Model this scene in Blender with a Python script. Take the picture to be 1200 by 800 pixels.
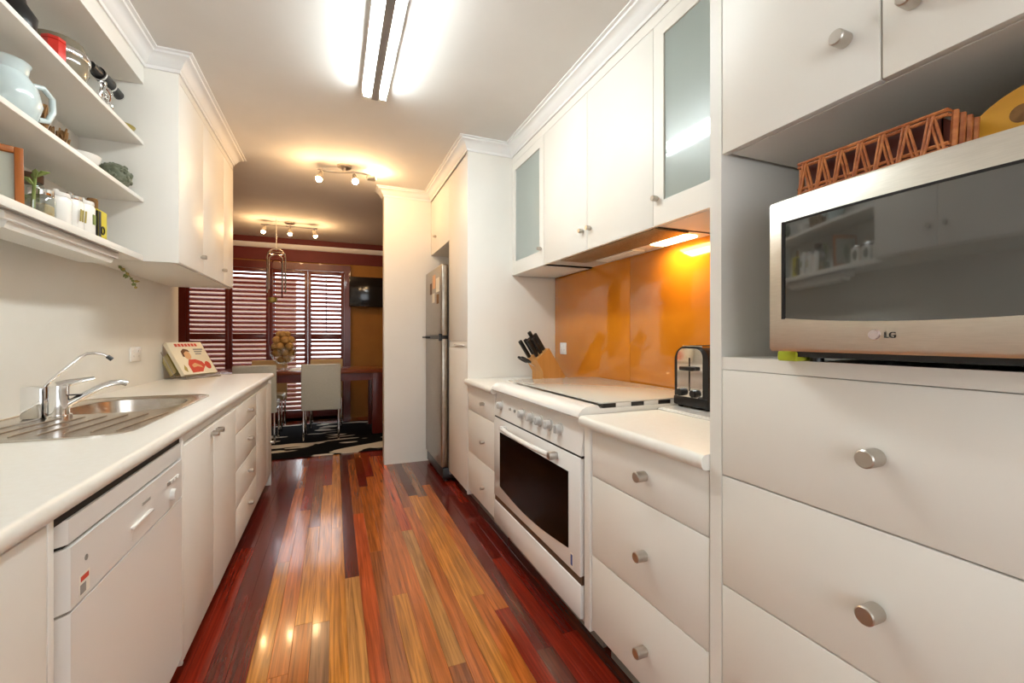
import bpy, bmesh, math, random
from mathutils import Vector, Matrix
random.seed(7)
PI = math.pi
for o in list(bpy.data.objects): bpy.data.objects.remove(o)
sc = bpy.context.scene
C = sc.collection

# ------------------------------------------------------------------ camera
HC = 1.195                                   # eye height
cam_d = bpy.data.cameras.new('camera'); cam = bpy.data.objects.new('camera', cam_d); C.objects.link(cam)
cam_d.sensor_width = 36; cam_d.lens = 510 / 1200 * 36; cam_d.shift_y = -5 / 1200; cam_d.clip_start = 0.02
cam.location = (0, 0, HC); cam.rotation_euler = (PI / 2, 0, -math.atan(208 / 510))
sc.camera = cam
# ------------------------------------------------------------------ world, exposure
w = bpy.data.worlds.new('sky'); sc.world = w; w.use_nodes = True
bg = w.node_tree.nodes['Background']; bg.inputs[0].default_value = (0.93, 0.96, 1.0, 1); bg.inputs[1].default_value = 2.7
vs = sc.view_settings
vs.view_transform = 'Standard'; vs.look = 'None'; vs.gamma = 1; vs.use_curve_mapping = False; vs.exposure = 1.06
TUBE = 37.0           # fluorescent tubes
SPOT = 17.0            # halogen spots, watts
HOOD = 0.9

ZC = 2.59             # ceiling
XL, XR = -1.11, 1.57  # kitchen side walls
YB = 6.9              # dining window wall

# ------------------------------------------------------------------ materials
def sock(n, name, v):
    if name in n.inputs: n.inputs[name].default_value = v
def mat(name, col, rough=0.5, metal=0.0, spec=0.5, coat=0.0, trans=0.0, emit=None, es=0.0, noise=None, bump=None, ior=1.45, croug=0.05):
    m = bpy.data.materials.new(name); m.use_nodes = True
    nt = m.node_tree; p = nt.nodes['Principled BSDF']
    sock(p, 'Base Color', (*col, 1)); sock(p, 'Roughness', rough); sock(p, 'Metallic', metal)
    sock(p, 'Specular IOR Level', spec); sock(p, 'Coat Weight', coat); sock(p, 'Coat Roughness', croug)
    sock(p, 'Transmission Weight', trans); sock(p, 'IOR', ior)
    if emit: sock(p, 'Emission Color', (*emit, 1)); sock(p, 'Emission Strength', es)
    if noise:                                   # (scale, col2, stretch)
        tc = nt.nodes.new('ShaderNodeTexCoord'); mp = nt.nodes.new('ShaderNodeMapping')
        mp.inputs['Scale'].default_value = noise[2]
        nz = nt.nodes.new('ShaderNodeTexNoise'); nz.inputs['Scale'].default_value = noise[0]; nz.inputs['Detail'].default_value = 6
        r = nt.nodes.new('ShaderNodeValToRGB'); r.color_ramp.elements[0].position = .35; r.color_ramp.elements[1].position = .65
        r.color_ramp.elements[0].color = (*col, 1); r.color_ramp.elements[1].color = (*noise[1], 1)
        nt.links.new(tc.outputs['Object'], mp.inputs[0]); nt.links.new(mp.outputs[0], nz.inputs['Vector'])
        nt.links.new(nz.outputs[0], r.inputs[0]); nt.links.new(r.outputs[0], p.inputs['Base Color'])
        if bump:
            b = nt.nodes.new('ShaderNodeBump'); b.inputs['Strength'].default_value = bump; b.inputs['Distance'].default_value = .002
            nt.links.new(nz.outputs[0], b.inputs['Height']); nt.links.new(b.outputs[0], p.inputs['Normal'])
    return m
def pane_mat(name, tint, refl=0.12):
    m = bpy.data.materials.new(name); m.use_nodes = True; nt = m.node_tree; nt.nodes.clear()
    out = nt.nodes.new('ShaderNodeOutputMaterial'); mix = nt.nodes.new('ShaderNodeMixShader')
    t = nt.nodes.new('ShaderNodeBsdfTransparent'); t.inputs[0].default_value = (*tint, 1)
    g = nt.nodes.new('ShaderNodeBsdfGlossy'); g.inputs['Roughness'].default_value = 0.02
    mix.inputs[0].default_value = refl
    nt.links.new(t.outputs[0], mix.inputs[1]); nt.links.new(g.outputs[0], mix.inputs[2]); nt.links.new(mix.outputs[0], out.inputs[0])
    return m

M = {}
M['white'] = mat('white_laminate', (.82, .79, .73), .42, noise=(3, (.805, .77, .705), (1, 1, 1)))
M['carcass'] = mat('carcass_white', (.74, .71, .66), .5, noise=(4, (.72, .69, .64), (1, 1, 1)))
M['bench'] = mat('bench_laminate', (.81, .785, .725), .3, noise=(60, (.79, .76, .69), (1, 1, 1)))
M['wall'] = mat('wall_paint', (.77, .745, .68), .7, noise=(9, (.755, .73, .66), (1, 1, 1)))
M['ceil'] = mat('ceiling_paint', (.74, .715, .68), .8, noise=(5, (.72, .695, .66), (1, 1, 1)))
M['cornice'] = mat('cornice_plaster', (.82, .81, .80), .6, noise=(8, (.81, .80, .78), (1, 1, 1)))
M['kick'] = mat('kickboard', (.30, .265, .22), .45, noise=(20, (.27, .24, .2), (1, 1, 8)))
M['black'] = mat('black_plastic', (.012, .011, .011), .3)
M['dark'] = mat('dark_gap', (.02, .016, .013), .8)
M['steel'] = mat('brushed_steel', (.76, .72, .64), .36, 1.0, noise=(40, (.71, .67, .59), (1, 1, 14)))
M['fridgesteel'] = mat('fridge_steel', (.40, .355, .30), .3, 1.0, noise=(30, (.34, .30, .25), (1, 8, 1)))
M['sinksteel'] = mat('sink_steel', (.63, .58, .51), .24, 1.0, noise=(30, (.55, .50, .44), (8, 1, 1)))
M['nickel'] = mat('satin_nickel', (.52, .48, .43), .32, 1.0)
M['chrome'] = mat('chrome', (.80, .80, .80), .07, 1.0)
M['enamel'] = mat('white_enamel', (.83, .81, .775), .18, coat=.3)
M['dwwhite'] = mat('appliance_white', (.80, .78, .74), .25)
M['ovenglass'] = mat('oven_glass', (.004, .0012, .001), .16, spec=.05)
M['mwglass'] = mat('microwave_glass', (.045, .045, .04), .04, spec=.8, ior=1.75)
M['hobglass'] = mat('hob_glass_lid', (.58, .565, .51), .12, coat=.15)
M['splash'] = mat('orange_glass', (.62, .205, .012), .10, spec=.55, coat=.5, noise=(4, (.58, .19, .010), (1, 1, 1)))
M['frost'] = mat('frosted_glass', (.60, .68, .64), .28, trans=.55, coat=.7, croug=.06)
M['tube'] = mat('lit_tube', (1, 1, 1), .5, emit=(.90, .99, 1.0), es=TUBE)
M['bulb'] = mat('lit_halogen', (1, .9, .7), .5, emit=(1, .70, .36), es=60)
M['dimbulb'] = mat('lit_halogen_dining', (1, .9, .7), .5, emit=(1, .66, .33), es=30)
M['hoodlamp'] = mat('lit_hood_lamp', (1, .9, .7), .5, emit=(1, .78, .40), es=9)
M['diffuser'] = mat('lamp_diffuser', (.80, .78, .72), .4)
M['dial'] = mat('silver_plastic', (.52, .50, .47), .35)
M['slit'] = mat('brown_gap', (.10, .05, .025), .7)
M['grey'] = mat('grey_metal', (.36, .35, .34), .4, .4)
M['hoodmesh'] = mat('hood_filter', (.36, .28, .17), .4, .6, noise=(120, (.24, .18, .1), (1, 1, 1)))
M['jarrah'] = mat('red_timber', (.13, .013, .008), .35, coat=.15, noise=(10, (.10, .010, .006), (1, 1, .12)))
M['louver'] = mat('red_timber_louver', (.22, .034, .020), .4, coat=.1, noise=(10, (.18, .026, .015), (.12, 1, 1)))
M['tablewood'] = mat('table_timber', (.24, .055, .018), .22, coat=.4, noise=(8, (.17, .035, .012), (.15, 1, 1)))
M['mustard'] = mat('mustard_paint', (.36, .16, .028), .7, noise=(6, (.33, .145, .025), (1, 1, 1)))
M['maroon'] = mat('maroon_paint', (.14, .013, .009), .6, noise=(6, (.125, .012, .008), (1, 1, 1)))
M['leather'] = mat('grey_white_leather', (.56, .56, .48), .45, noise=(90, (.52, .52, .44), (1, 1, 1)), bump=.2)
M['tanleather'] = mat('tan_leather', (.55, .40, .19), .45, noise=(90, (.5, .36, .17), (1, 1, 1)))
M['block'] = mat('beech_block', (.58, .27, .07), .4, noise=(25, (.50, .22, .05), (1, 1, .1)))
M['board'] = mat('golden_board', (.72, .36, .035), .35, noise=(14, (.60, .28, .025), (1, .12, 1)))
M['wicker'] = mat('wicker_red', (.50, .17, .045), .5, noise=(60, (.30, .07, .015), (1, 1, 1)))
M['wickerin'] = mat('wicker_lining', (.09, .016, .008), .7)
M['red'] = mat('red_tin', (.62, .03, .018), .35)
M['lblue'] = mat('pale_blue_ceramic', (.57, .67, .68), .18, coat=.4)
M['brown'] = mat('dried_twig', (.26, .13, .04), .8, noise=(40, (.15, .07, .02), (1, 1, 1)))
M['orangewood'] = mat('orange_frame', (.46, .15, .025), .35, noise=(20, (.36, .1, .015), (1, .2, .2)))
M['paper'] = mat('paper', (.78, .74, .64), .6)
M['cover'] = mat('cream_cover', (.84, .76, .58), .3)
M['pages'] = mat('page_edges', (.55, .45, .24), .8, noise=(80, (.42, .33, .15), (8, 1, 1)))
M['skin'] = mat('printed_skin', (.72, .40, .20), .5)
M['hair'] = mat('printed_hair', (.12, .05, .02), .5)
M['green'] = mat('leaf_green', (.16, .23, .04), .5, noise=(30, (.22, .26, .08), (1, 1, 1)))
M['sage'] = mat('sage_pot', (.20, .21, .15), .6, noise=(50, (.09, .10, .06), (1, 1, 1)))
M['whiteceramic'] = mat('white_ceramic', (.84, .81, .76), .2, coat=.3)
M['yellow'] = mat('yellow_label', (.62, .52, .02), .4)
M['lime'] = mat('lime_sponge', (.45, .52, .03), .8)
M['clear'] = pane_mat('clear_glass', (.93, .95, .94), .10)
M['window'] = pane_mat('window_glass', (.97, .98, .98), .05)
M['gold'] = mat('olive_gold', (.42, .33, .09), .35, .3)
M['smoke'] = mat('smoked_glass', (.20, .17, .12), .08, spec=.8)
M['ball'] = mat('tan_ball', (.55, .33, .11), .7, noise=(40, (.40, .22, .06), (1, 1, 1)))
M['tvblack'] = mat('tv_black', (.008, .007, .009), .12)
M['inkred'] = mat('print_red', (.60, .07, .04), .5)
M['inkblue'] = mat('print_blue', (.06, .10, .32), .5)
M['inkgrey'] = mat('print_grey', (.30, .28, .25), .5)
M['pink'] = mat('badge_silver', (.62, .50, .49), .25, .7)
M['ground'] = mat('paving', (.30, .26, .22), .8, noise=(3, (.26, .22, .18), (1, 1, 1)))
M['render'] = mat('pale_render', (.26, .17, .12), .8, noise=(2, (.21, .13, .09), (1, 1, 1)))

# floor planks: colour of the single board comes from the object colour
def plank_mat():
    m = bpy.data.materials.new('hardwood_board'); m.use_nodes = True; nt = m.node_tree; p = nt.nodes['Principled BSDF']
    oi = nt.nodes.new('ShaderNodeObjectInfo'); tc = nt.nodes.new('ShaderNodeTexCoord')
    add = nt.nodes.new('ShaderNodeVectorMath'); add.operation = 'ADD'
    sclv = nt.nodes.new('ShaderNodeVectorMath'); sclv.operation = 'MULTIPLY'; sclv.inputs[1].default_value = (46, 1.5, 1)
    geo = nt.nodes.new('ShaderNodeNewGeometry')
    nt.links.new(geo.outputs['Position'], sclv.inputs[0])
    rv = nt.nodes.new('ShaderNodeVectorMath'); rv.operation = 'SCALE'; rv.inputs[0].default_value = (17, 31, 7)
    nt.links.new(oi.outputs['Random'], rv.inputs['Scale'])
    nt.links.new(sclv.outputs[0], add.inputs[0]); nt.links.new(rv.outputs[0], add.inputs[1])
    nz = nt.nodes.new('ShaderNodeTexNoise'); nz.inputs['Scale'].default_value = 1.6; nz.inputs['Detail'].default_value = 7; nz.inputs['Distortion'].default_value = 1.1
    nt.links.new(add.outputs[0], nz.inputs['Vector'])
    r = nt.nodes.new('ShaderNodeMapRange'); r.inputs['From Min'].default_value = .3; r.inputs['From Max'].default_value = .7; r.inputs['To Min'].default_value = .48; r.inputs['To Max'].default_value = 1.32
    nt.links.new(nz.outputs[0], r.inputs['Value'])
    mul = nt.nodes.new('ShaderNodeVectorMath'); mul.operation = 'SCALE'
    nt.links.new(oi.outputs['Color'], mul.inputs[0]); nt.links.new(r.outputs[0], mul.inputs['Scale'])
    nt.links.new(mul.outputs[0], p.inputs['Base Color'])
    sock(p, 'Roughness', .18); sock(p, 'Specular IOR Level', .5); sock(p, 'Coat Weight', .35); sock(p, 'Coat Roughness', .08)
    return m
M['plank'] = plank_mat()
M['subfloor'] = mat('subfloor', (.05, .018, .008), .5)
def rug_mat():
    m = bpy.data.materials.new('rug_pile'); m.use_nodes = True; nt = m.node_tree; p = nt.nodes['Principled BSDF']
    tc = nt.nodes.new('ShaderNodeTexCoord'); mp = nt.nodes.new('ShaderNodeMapping'); mp.inputs['Rotation'].default_value = (0, 0, .5); mp.inputs['Scale'].default_value = (1.0, 2.6, 1)
    nz = nt.nodes.new('ShaderNodeTexNoise'); nz.inputs['Scale'].default_value = 1.1; nz.inputs['Detail'].default_value = 1.5; nz.inputs['Distortion'].default_value = 1.6
    r = nt.nodes.new('ShaderNodeValToRGB'); r.color_ramp.elements[0].position = .535; r.color_ramp.elements[1].position = .55
    r.color_ramp.elements[0].color = (.008, .008, .009, 1); r.color_ramp.elements[1].color = (.58, .53, .43, 1)
    nt.links.new(tc.outputs['Object'], mp.inputs[0]); nt.links.new(mp.outputs[0], nz.inputs['Vector']); nt.links.new(nz.outputs[0], r.inputs[0]); nt.links.new(r.outputs[0], p.inputs['Base Color'])
    sock(p, 'Roughness', 1.0); sock(p, 'Specular IOR Level', .04); return m
M['rug'] = rug_mat()

# ------------------------------------------------------------------ mesh helpers
class B:
    def __init__(s, Mx=None): s.bm = bmesh.new(); s.M = Mx or Matrix()
    def _t(s, vs):
        for v in vs: v.co = s.M @ v.co
    def box(s, x0, x1, y0, y1, z0, z1, bev=0, seg=2):
        r = bmesh.ops.create_cube(s.bm, size=1); vs = r['verts']
        cx, cy, cz = (x0 + x1) / 2, (y0 + y1) / 2, (z0 + z1) / 2
        for v in vs: v.co = Vector((cx + v.co.x * abs(x1 - x0), cy + v.co.y * abs(y1 - y0), cz + v.co.z * abs(z1 - z0)))
        if bev:
            es = list({e for v in vs for e in v.link_edges})
            out = bmesh.ops.bevel(s.bm, geom=es, offset=min(bev, abs(x1 - x0) * .49, abs(y1 - y0) * .49, abs(z1 - z0) * .49), segments=seg, affect='EDGES', profile=.5)
            vs = list({v for f in out['faces'] for v in f.verts})
        s._t(vs); return s
    def rings(s, rings, closed=False, caps=True):
        R = [[s.bm.verts.new(s.M @ Vector(p)) for p in r] for r in rings]; n = len(R[0])
        k = len(R)
        for i in range(k if closed else k - 1):
            a, b = R[i], R[(i + 1) % k]
            for j in range(n): s.bm.faces.new((a[j], a[(j + 1) % n], b[(j + 1) % n], b[j]))
        if caps and not closed:
            s.bm.faces.new(list(reversed(R[0]))); s.bm.faces.new(R[-1])
        return s
    def tube(s, pts, r, seg=10, closed=False):
        pts = [Vector(p) for p in pts]; n = len(pts); rs = r if isinstance(r, (list, tuple)) else [r] * n
        rings = []; up = None
        for i, p in enumerate(pts):
            if closed: t = (pts[(i + 1) % n] - pts[i - 1]).normalized()
            else: t = (pts[min(i + 1, n - 1)] - pts[max(i - 1, 0)]).normalized()
            if up is None:
                up = t.cross(Vector((0, 0, 1)));
                if up.length < .1: up = t.cross(Vector((0, 1, 0)))
            up = (up - t * up.dot(t)).normalized(); v = t.cross(up)
            rings.append([p + (up * math.cos(2 * PI * k / seg) + v * math.sin(2 * PI * k / seg)) * rs[i] for k in range(seg)])
        return s.rings(rings, closed)
    def cyl(s, p0, p1, r0, r1=None, seg=20): return s.tube([p0, p1], [r0, r0 if r1 is None else r1], seg)
    def lathe(s, prof, c=(0, 0, 0), seg=28):
        """profile of (radius, z), solid of revolution about a vertical axis"""
        rings = [[(c[0] + max(r, 1e-4) * math.cos(2 * PI * k / seg), c[1] + max(r, 1e-4) * math.sin(2 * PI * k / seg), c[2] + z) for k in range(seg)] for r, z in prof]
        return s.rings(rings)
    def prism(s, poly, axis, a, b):
        """polygon in the two other axes (xy / xz / yz order), extruded along axis from a to b"""
        def mk(u, v, t): return {'x': (t, u, v), 'y': (u, t, v), 'z': (u, v, t)}[axis]
        return s.rings([[mk(u, v, a) for u, v in poly], [mk(u, v, b) for u, v in poly]])
    def ball(s, c, r, seg=14, sq=(1, 1, 1)):
        prof = [(r * math.sin(PI * i / 8), -r * math.cos(PI * i / 8)) for i in range(9)]
        rings = [[(c[0] + max(q, 1e-4) * math.cos(2 * PI * k / seg) * sq[0], c[1] + max(q, 1e-4) * math.sin(2 * PI * k / seg) * sq[1], c[2] + z * sq[2]) for k in range(seg)] for q, z in prof]
        return s.rings(rings)
    def sweep(s, path, prof, side=1, closed=False):
        """horizontal path of (x, y); profile of (out, z); side = +1 out is to the left of travel"""
        n = len(path); rings = []
        for i in range(n):
            p = Vector(path[i])
            def nrm(a, b):
                d = (Vector(b) - Vector(a)).normalized(); return Vector((-d.y, d.x)) * side
            ns = []
            if i > 0 or closed: ns.append(nrm(path[i - 1], path[i]))
            if i < n - 1 or closed: ns.append(nrm(path[i], path[(i + 1) % n]))
            m = sum(ns, Vector((0, 0))).normalized(); m = m / max(.3, m.dot(ns[0]))
            rings.append([(p.x + m.x * d, p.y + m.y * d, z) for d, z in prof])
        return s.rings(rings, closed)

WL = {}
def obj(name, b, m, parent=None, label=None, local=False, ang=38):
    bm = b.bm
    bmesh.ops.recalc_face_normals(bm, faces=bm.faces)
    me = bpy.data.meshes.new(name)
    if not local:
        lo = Vector((min(v.co.x for v in bm.verts), min(v.co.y for v in bm.verts), min(v.co.z for v in bm.verts)))
        hi = Vector((max(v.co.x for v in bm.verts), max(v.co.y for v in bm.verts), max(v.co.z for v in bm.verts)))
        ctr = (lo + hi) / 2
        for v in bm.verts: v.co -= ctr
    else: ctr = Vector((0, 0, 0))
    bm.to_mesh(me); bm.free()
    me.polygons.foreach_set('use_smooth', [True] * len(me.polygons)); me.set_sharp_from_angle(angle=math.radians(ang))
    me.materials.append(M[m] if isinstance(m, str) else m)
    o = bpy.data.objects.new(name, me); C.objects.link(o)
    if parent is not None:
        o.parent = parent
        o.location = ctr if local else ctr - WL[parent.name]
        WL[o.name] = WL[parent.name] + o.location
    else:
        o.location = ctr; WL[o.name] = ctr.copy()
    if label: o['label'] = label
    return o
def thing(name, label, cat, loc, group=None, rz=0):
    o = bpy.data.objects.new(name, None); C.objects.link(o); o.empty_display_size = .05
    o.location = loc; o.rotation_euler = (0, 0, rz); WL[o.name] = Vector(loc)
    return tag(o, label, cat, group)
def tag(o, label, cat, group=None):
    o['label'] = label; o['category'] = cat
    if group: o['group'] = group
    return o
def struct(name, b, m, parent=None):
    o = obj(name, b, m, parent)
    if parent is None: o['kind'] = 'structure'
    return o
def sub(name, me, loc, parent, rot=None):
    """another object that shares a mesh; loc in world coordinates"""
    o = bpy.data.objects.new(name, me); C.objects.link(o); o.parent = parent
    o.location = Vector(loc) - WL[parent.name]; WL[o.name] = Vector(loc)
    if rot: o.rotation_euler = rot
    return o
def copy_tree(o, parent=None):
    c = o.copy(); C.objects.link(c); c.parent = parent
    for ch in list(o.children): copy_tree(ch, c)
    return c
def text_mesh(body, size, depth=.0008):
    cu = bpy.data.curves.new('lettering', 'FONT'); cu.body = body; cu.size = size; cu.extrude = depth; cu.align_x = 'CENTER'; cu.align_y = 'CENTER'
    t = bpy.data.objects.new('lettering', cu); C.objects.link(t)
    dg = bpy.context.evaluated_depsgraph_get(); me = bpy.data.meshes.new_from_object(t.evaluated_get(dg))
    bpy.data.objects.remove(t); bpy.data.curves.remove(cu); return me

# ------------------------------------------------------------------ the setting
def wall(name, x0, x1, y0, y1, z0, z1, m): return struct(name, B().box(x0, x1, y0, y1, z0, z1), m)
YF = -1.5                                    # wall behind the viewer
floor = struct('floor', B().box(-2.75, 2.6, YF - .12, YB + .12, -.1, -.012), 'subfloor')
wall('ceiling', -2.75, 2.6, YF - .12, YB + .12, ZC, ZC + .1, 'ceil')
wall('wall_left', XL - .12, XL, YF, 4.06, 0, ZC, 'wall')
wall('wall_left_return', -2.6, XL - .12, 3.94, 4.06, 0, ZC, 'wall')
wall('wall_right', XR, XR + .12, YF, 4.22, 0, ZC, 'wall')
wall('wall_wing', .43, 2.5, 4.22, 4.34, 0, ZC, 'white')
wall('wall_dining_left', -2.72, -2.6, 3.94, YB, 0, ZC, 'mustard')
wall('wall_dining_right', 2.5, 2.6, 4.22, YB, 0, ZC, 'mustard')
# dining window wall with a wide opening
b = B(); W0, W1, WZ = -1.80, .13, 2.15
b.box(-2.72, W0, YB, YB + .12, 0, ZC).box(W1, 2.6, YB, YB + .12, 0, ZC).box(W0, W1, YB, YB + .12, WZ, ZC).box(W0, W1, YB, YB + .12, 0, .05)
struct('wall_back', b, 'mustard')
b = B(); b.box(-2.6, 2.5, YB - .02, YB + .001, 2.27, ZC)
struct('trim_1', b, 'maroon')
b = B(); b.sweep([(-2.6, YB - .02), (2.5, YB - .02)], [(0, 2.435), (.02, 2.44), (.035, 2.46), (.05, 2.485), (.05, 2.50), (0, 2.50)], -1)
struct('trim_2', b, 'cornice')
# wall behind the viewer with an unseen window added for fill daylight
b = B(); b.box(XL, -.85, YF - .12, YF, 0, ZC).box(1.2, XR, YF - .12, YF, 0, ZC).box(-.85, 1.2, YF - .12, YF, 2.2, ZC).box(-.85, 1.2, YF - .12, YF, 0, .75)
struct('wall_front', b, 'wall')
w2 = struct('fill_window', B().box(-.85, 1.2, YF - .09, YF - .03, .75, .80).box(-.85, 1.2, YF - .09, YF - .03, 2.15, 2.2).box(-.85, -.80, YF - .09, YF - .03, .8, 2.15).box(1.15, 1.2, YF - .09, YF - .03, .8, 2.15).box(.15, .20, YF - .09, YF - .03, .8, 2.15), 'cornice')
obj('pane', B().box(-.80, .15, YF - .062, YF - .058, .8, 2.15), 'window', w2)
obj('pane', B().box(.20, 1.15, YF - .062, YF - .058, .8, 2.15), 'window', w2)
# outside
struct('ground_outside', B().box(-9, 9, YB + .13, YB + 9, -.2, -.1), 'ground')

# floor boards
PW = .0668
def plank_mesh(wd):
    bm = bmesh.new(); c = .0009; t = .012; g = .0002
    pr = [(g, -t), (wd - g, -t), (wd - g, -c), (wd - g - c, 0), (g + c, 0), (g, -c)]
    a = [bm.verts.new((x, 0, z)) for x, z in pr]; d = [bm.verts.new((x, 1, z)) for x, z in pr]
    for i in range(6): bm.faces.new((a[i], a[(i + 1) % 6], d[(i + 1) % 6], d[i]))
    bm.faces.new(list(reversed(a))); bm.faces.new(d)
    bmesh.ops.recalc_face_normals(bm, faces=bm.faces)
    me = bpy.data.meshes.new('plank'); bm.to_mesh(me); bm.free(); me.materials.append(M['plank']); return me
PM = plank_mesh(PW)
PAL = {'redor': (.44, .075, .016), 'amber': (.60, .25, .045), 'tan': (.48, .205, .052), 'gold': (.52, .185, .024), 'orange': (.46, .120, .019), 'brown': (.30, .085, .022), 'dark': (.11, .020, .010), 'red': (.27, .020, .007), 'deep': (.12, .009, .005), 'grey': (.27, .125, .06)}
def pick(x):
    e = min(abs(x + .48), abs(x - .92))  # boards beside the cabinets: shade and reflection put in as darker reds
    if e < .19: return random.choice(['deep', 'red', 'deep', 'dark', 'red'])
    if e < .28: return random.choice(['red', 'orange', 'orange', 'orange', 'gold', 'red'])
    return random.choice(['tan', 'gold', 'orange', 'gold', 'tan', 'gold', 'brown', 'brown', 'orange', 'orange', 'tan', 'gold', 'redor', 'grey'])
def plank(x, y0, y1, col):
    o = bpy.data.objects.new('plank', PM); C.objects.link(o); o.parent = floor
    o.location = Vector((x, y0, 0)) - WL['floor']; o.scale = (1, y1 - y0 - .0012, 1)
    k = random.uniform(.8, 1.12); o.color = (col[0] * k, col[1] * k, col[2] * k, 1)
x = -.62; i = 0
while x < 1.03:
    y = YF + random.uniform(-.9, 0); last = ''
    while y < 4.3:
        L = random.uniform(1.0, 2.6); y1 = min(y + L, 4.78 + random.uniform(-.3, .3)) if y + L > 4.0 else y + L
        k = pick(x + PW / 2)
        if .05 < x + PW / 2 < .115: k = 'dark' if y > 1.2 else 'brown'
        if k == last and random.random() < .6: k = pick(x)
        if y > 3.3: k = random.choice(['red', 'deep', 'dark', 'brown', 'red'])  # boards towards the dining room: dark floor reflections put into their colour
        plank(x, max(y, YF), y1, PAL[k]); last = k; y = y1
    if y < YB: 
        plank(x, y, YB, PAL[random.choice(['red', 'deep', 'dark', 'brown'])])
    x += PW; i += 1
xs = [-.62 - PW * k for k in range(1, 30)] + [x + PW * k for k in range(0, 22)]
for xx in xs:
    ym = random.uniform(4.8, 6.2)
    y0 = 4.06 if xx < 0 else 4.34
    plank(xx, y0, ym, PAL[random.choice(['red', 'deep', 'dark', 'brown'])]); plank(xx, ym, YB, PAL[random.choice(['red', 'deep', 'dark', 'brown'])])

# cornices
CP = [(0, ZC - .082), (.008, ZC - .082), (.009, ZC - .066), (.018, ZC - .060), (.028, ZC - .040), (.046, ZC - .024), (.058, ZC - .020), (.060, ZC - .010), (.074, ZC - .008), (.075, ZC - .001), (0, ZC - .001)]
XS, XU = -.86, -.72            # open shelf front, left wall cabinet front
YS, YE = 2.64, 3.90            # left wall cabinet near / far end
struct('trim_3', B().sweep([(XU, .55), (XU, 1.34), (XS, 1.34), (XS, YS), (XU, YS), (XU, YE), (XL, YE)], CP, -1), 'cornice')
XT, XRU, YP = .87, 1.208, 2.96  # right tall face, right wall cabinet face, pantry side
struct('trim_4', B().sweep([(XR, .10), (XT, .10), (XT, .82), (XRU, .82), (XRU, YP), (XT, YP), (XT, 4.22), (.43, 4.22), (.43, 4.345)], CP, 1), 'cornice')

# ------------------------------------------------------------------ knobs
def knob_mesh(r=.0160, L=.040):
    b = B(); b.tube([(0, 0, 0), (.004, 0, 0), (.006, 0, 0), (L - .002, 0, 0), (L, 0, 0)], [r * .62, r * .62, r, r, r * .86], 18)
    bm = b.bm; bmesh.ops.recalc_face_normals(bm, faces=bm.faces)
    me = bpy.data.meshes.new('knob'); bm.to_mesh(me); bm.free(); me.polygons.foreach_set('use_smooth', [True] * len(me.polygons)); me.set_sharp_from_angle(angle=.6); me.materials.append(M['nickel']); return me
KN = knob_mesh(); KS = knob_mesh(.0115, .030); KU = knob_mesh(.0135, .034)
def knob(parent, x, y, z, s, small=False):
    return sub('knob', KS if small else KN, (x, y, z), parent, (0, 0, 0 if s > 0 else PI))
T = .018
def front(name, parent, x, s, y0, y1, z0, z1, m='white', bev=.0018):
    """door or drawer front whose outer face is the plane x, facing the sign s"""
    return obj(name, B().box(min(x, x - s * T), max(x, x - s * T), y0 + .0015, y1 - .0015, z0 + .0015, z1 - .0015, bev), m, parent)

# ------------------------------------------------------------------ right: tall microwave cabinet
def open_box(x0, x1, y0, y1, z0, z1, t=.016, back=True):
    b = B(); b.box(x0, x1, y0, y0 + t, z0, z1).box(x0, x1, y1 - t, y1, z0, z1).box(x0, x1, y0, y1, z0, z0 + t).box(x0, x1, y0, y1, z1 - t, z1)
    if back: b.box(x1 - t, x1, y0, y1, z0, z1)
    return b
Y0, Y1 = .10, .79
t = thing('tall_cabinet', 'tall white cabinet with a microwave niche, two doors above and wide drawers below', 'cabinet', (1.2, (Y0 + Y1) / 2, 0))
b = B(); x0 = XT + T + .001
b.box(XT - .001, XR - .002, Y1 - .004, Y1 + .03, .085, ZC - .002).box(XT + .004, XR - .002, Y0, Y0 + .018, .10, ZC - .002)
b.box(x0, XR - .002, Y0, Y1, .10, 1.12).box(XT + .002, XR - .002, Y0 + .0, Y1 - .0, 1.118, 1.147)
b.box(x0, XR - .002, Y0 + .018, Y1 - .018, 1.637, 1.66).box(XR - .02, XR - .002, Y0 + .018, Y1 - .018, 1.147, 1.64).box(x0, XR - .002, Y0 + .018, Y1 - .018, 2.46, ZC - .002).box(XT, x0, Y0, Y1, 2.46, ZC - .002)
b.box(x0, XR - .002, Y0 + .018, Y1 - .018, 1.66, 2.46)
obj('carcass', b, 'white', t)
obj('kickboard', B().box(XT + .085, XT + .10, Y0, Y1, 0, .10), 'kick', t)
for z0, z1, kz in ((.862, 1.118, .988), (.598, .862, .722), (.334, .598, .462), (.115, .334, .22)):
    d = front('drawer_front', t, XT, -1, Y0, Y1 - .004, z0, z1); knob(d, XT, .458, kz, -1)
for y0, y1, ky in ((.453, Y1 - .004, .507), (Y0, .453, .405)):
    d = front('door', t, XT, -1, y0, y1, 1.636, 2.455); sub('knob', KU, (XT, ky, 1.737), d, (0, 0, PI))

# microwave
t = thing('microwave', 'stainless steel microwave oven with a dark glass door in the cabinet niche', 'microwave', (1.0, .36, 1.147))
MX, m0, m1, mz0, mz1 = .80, .135, .617, 1.168, 1.463
obj('body', B().box(MX + .035, 1.22, m0 + .012, m1 - .012, mz0 + .004, mz1 - .006, .006), 'grey', t)
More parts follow.
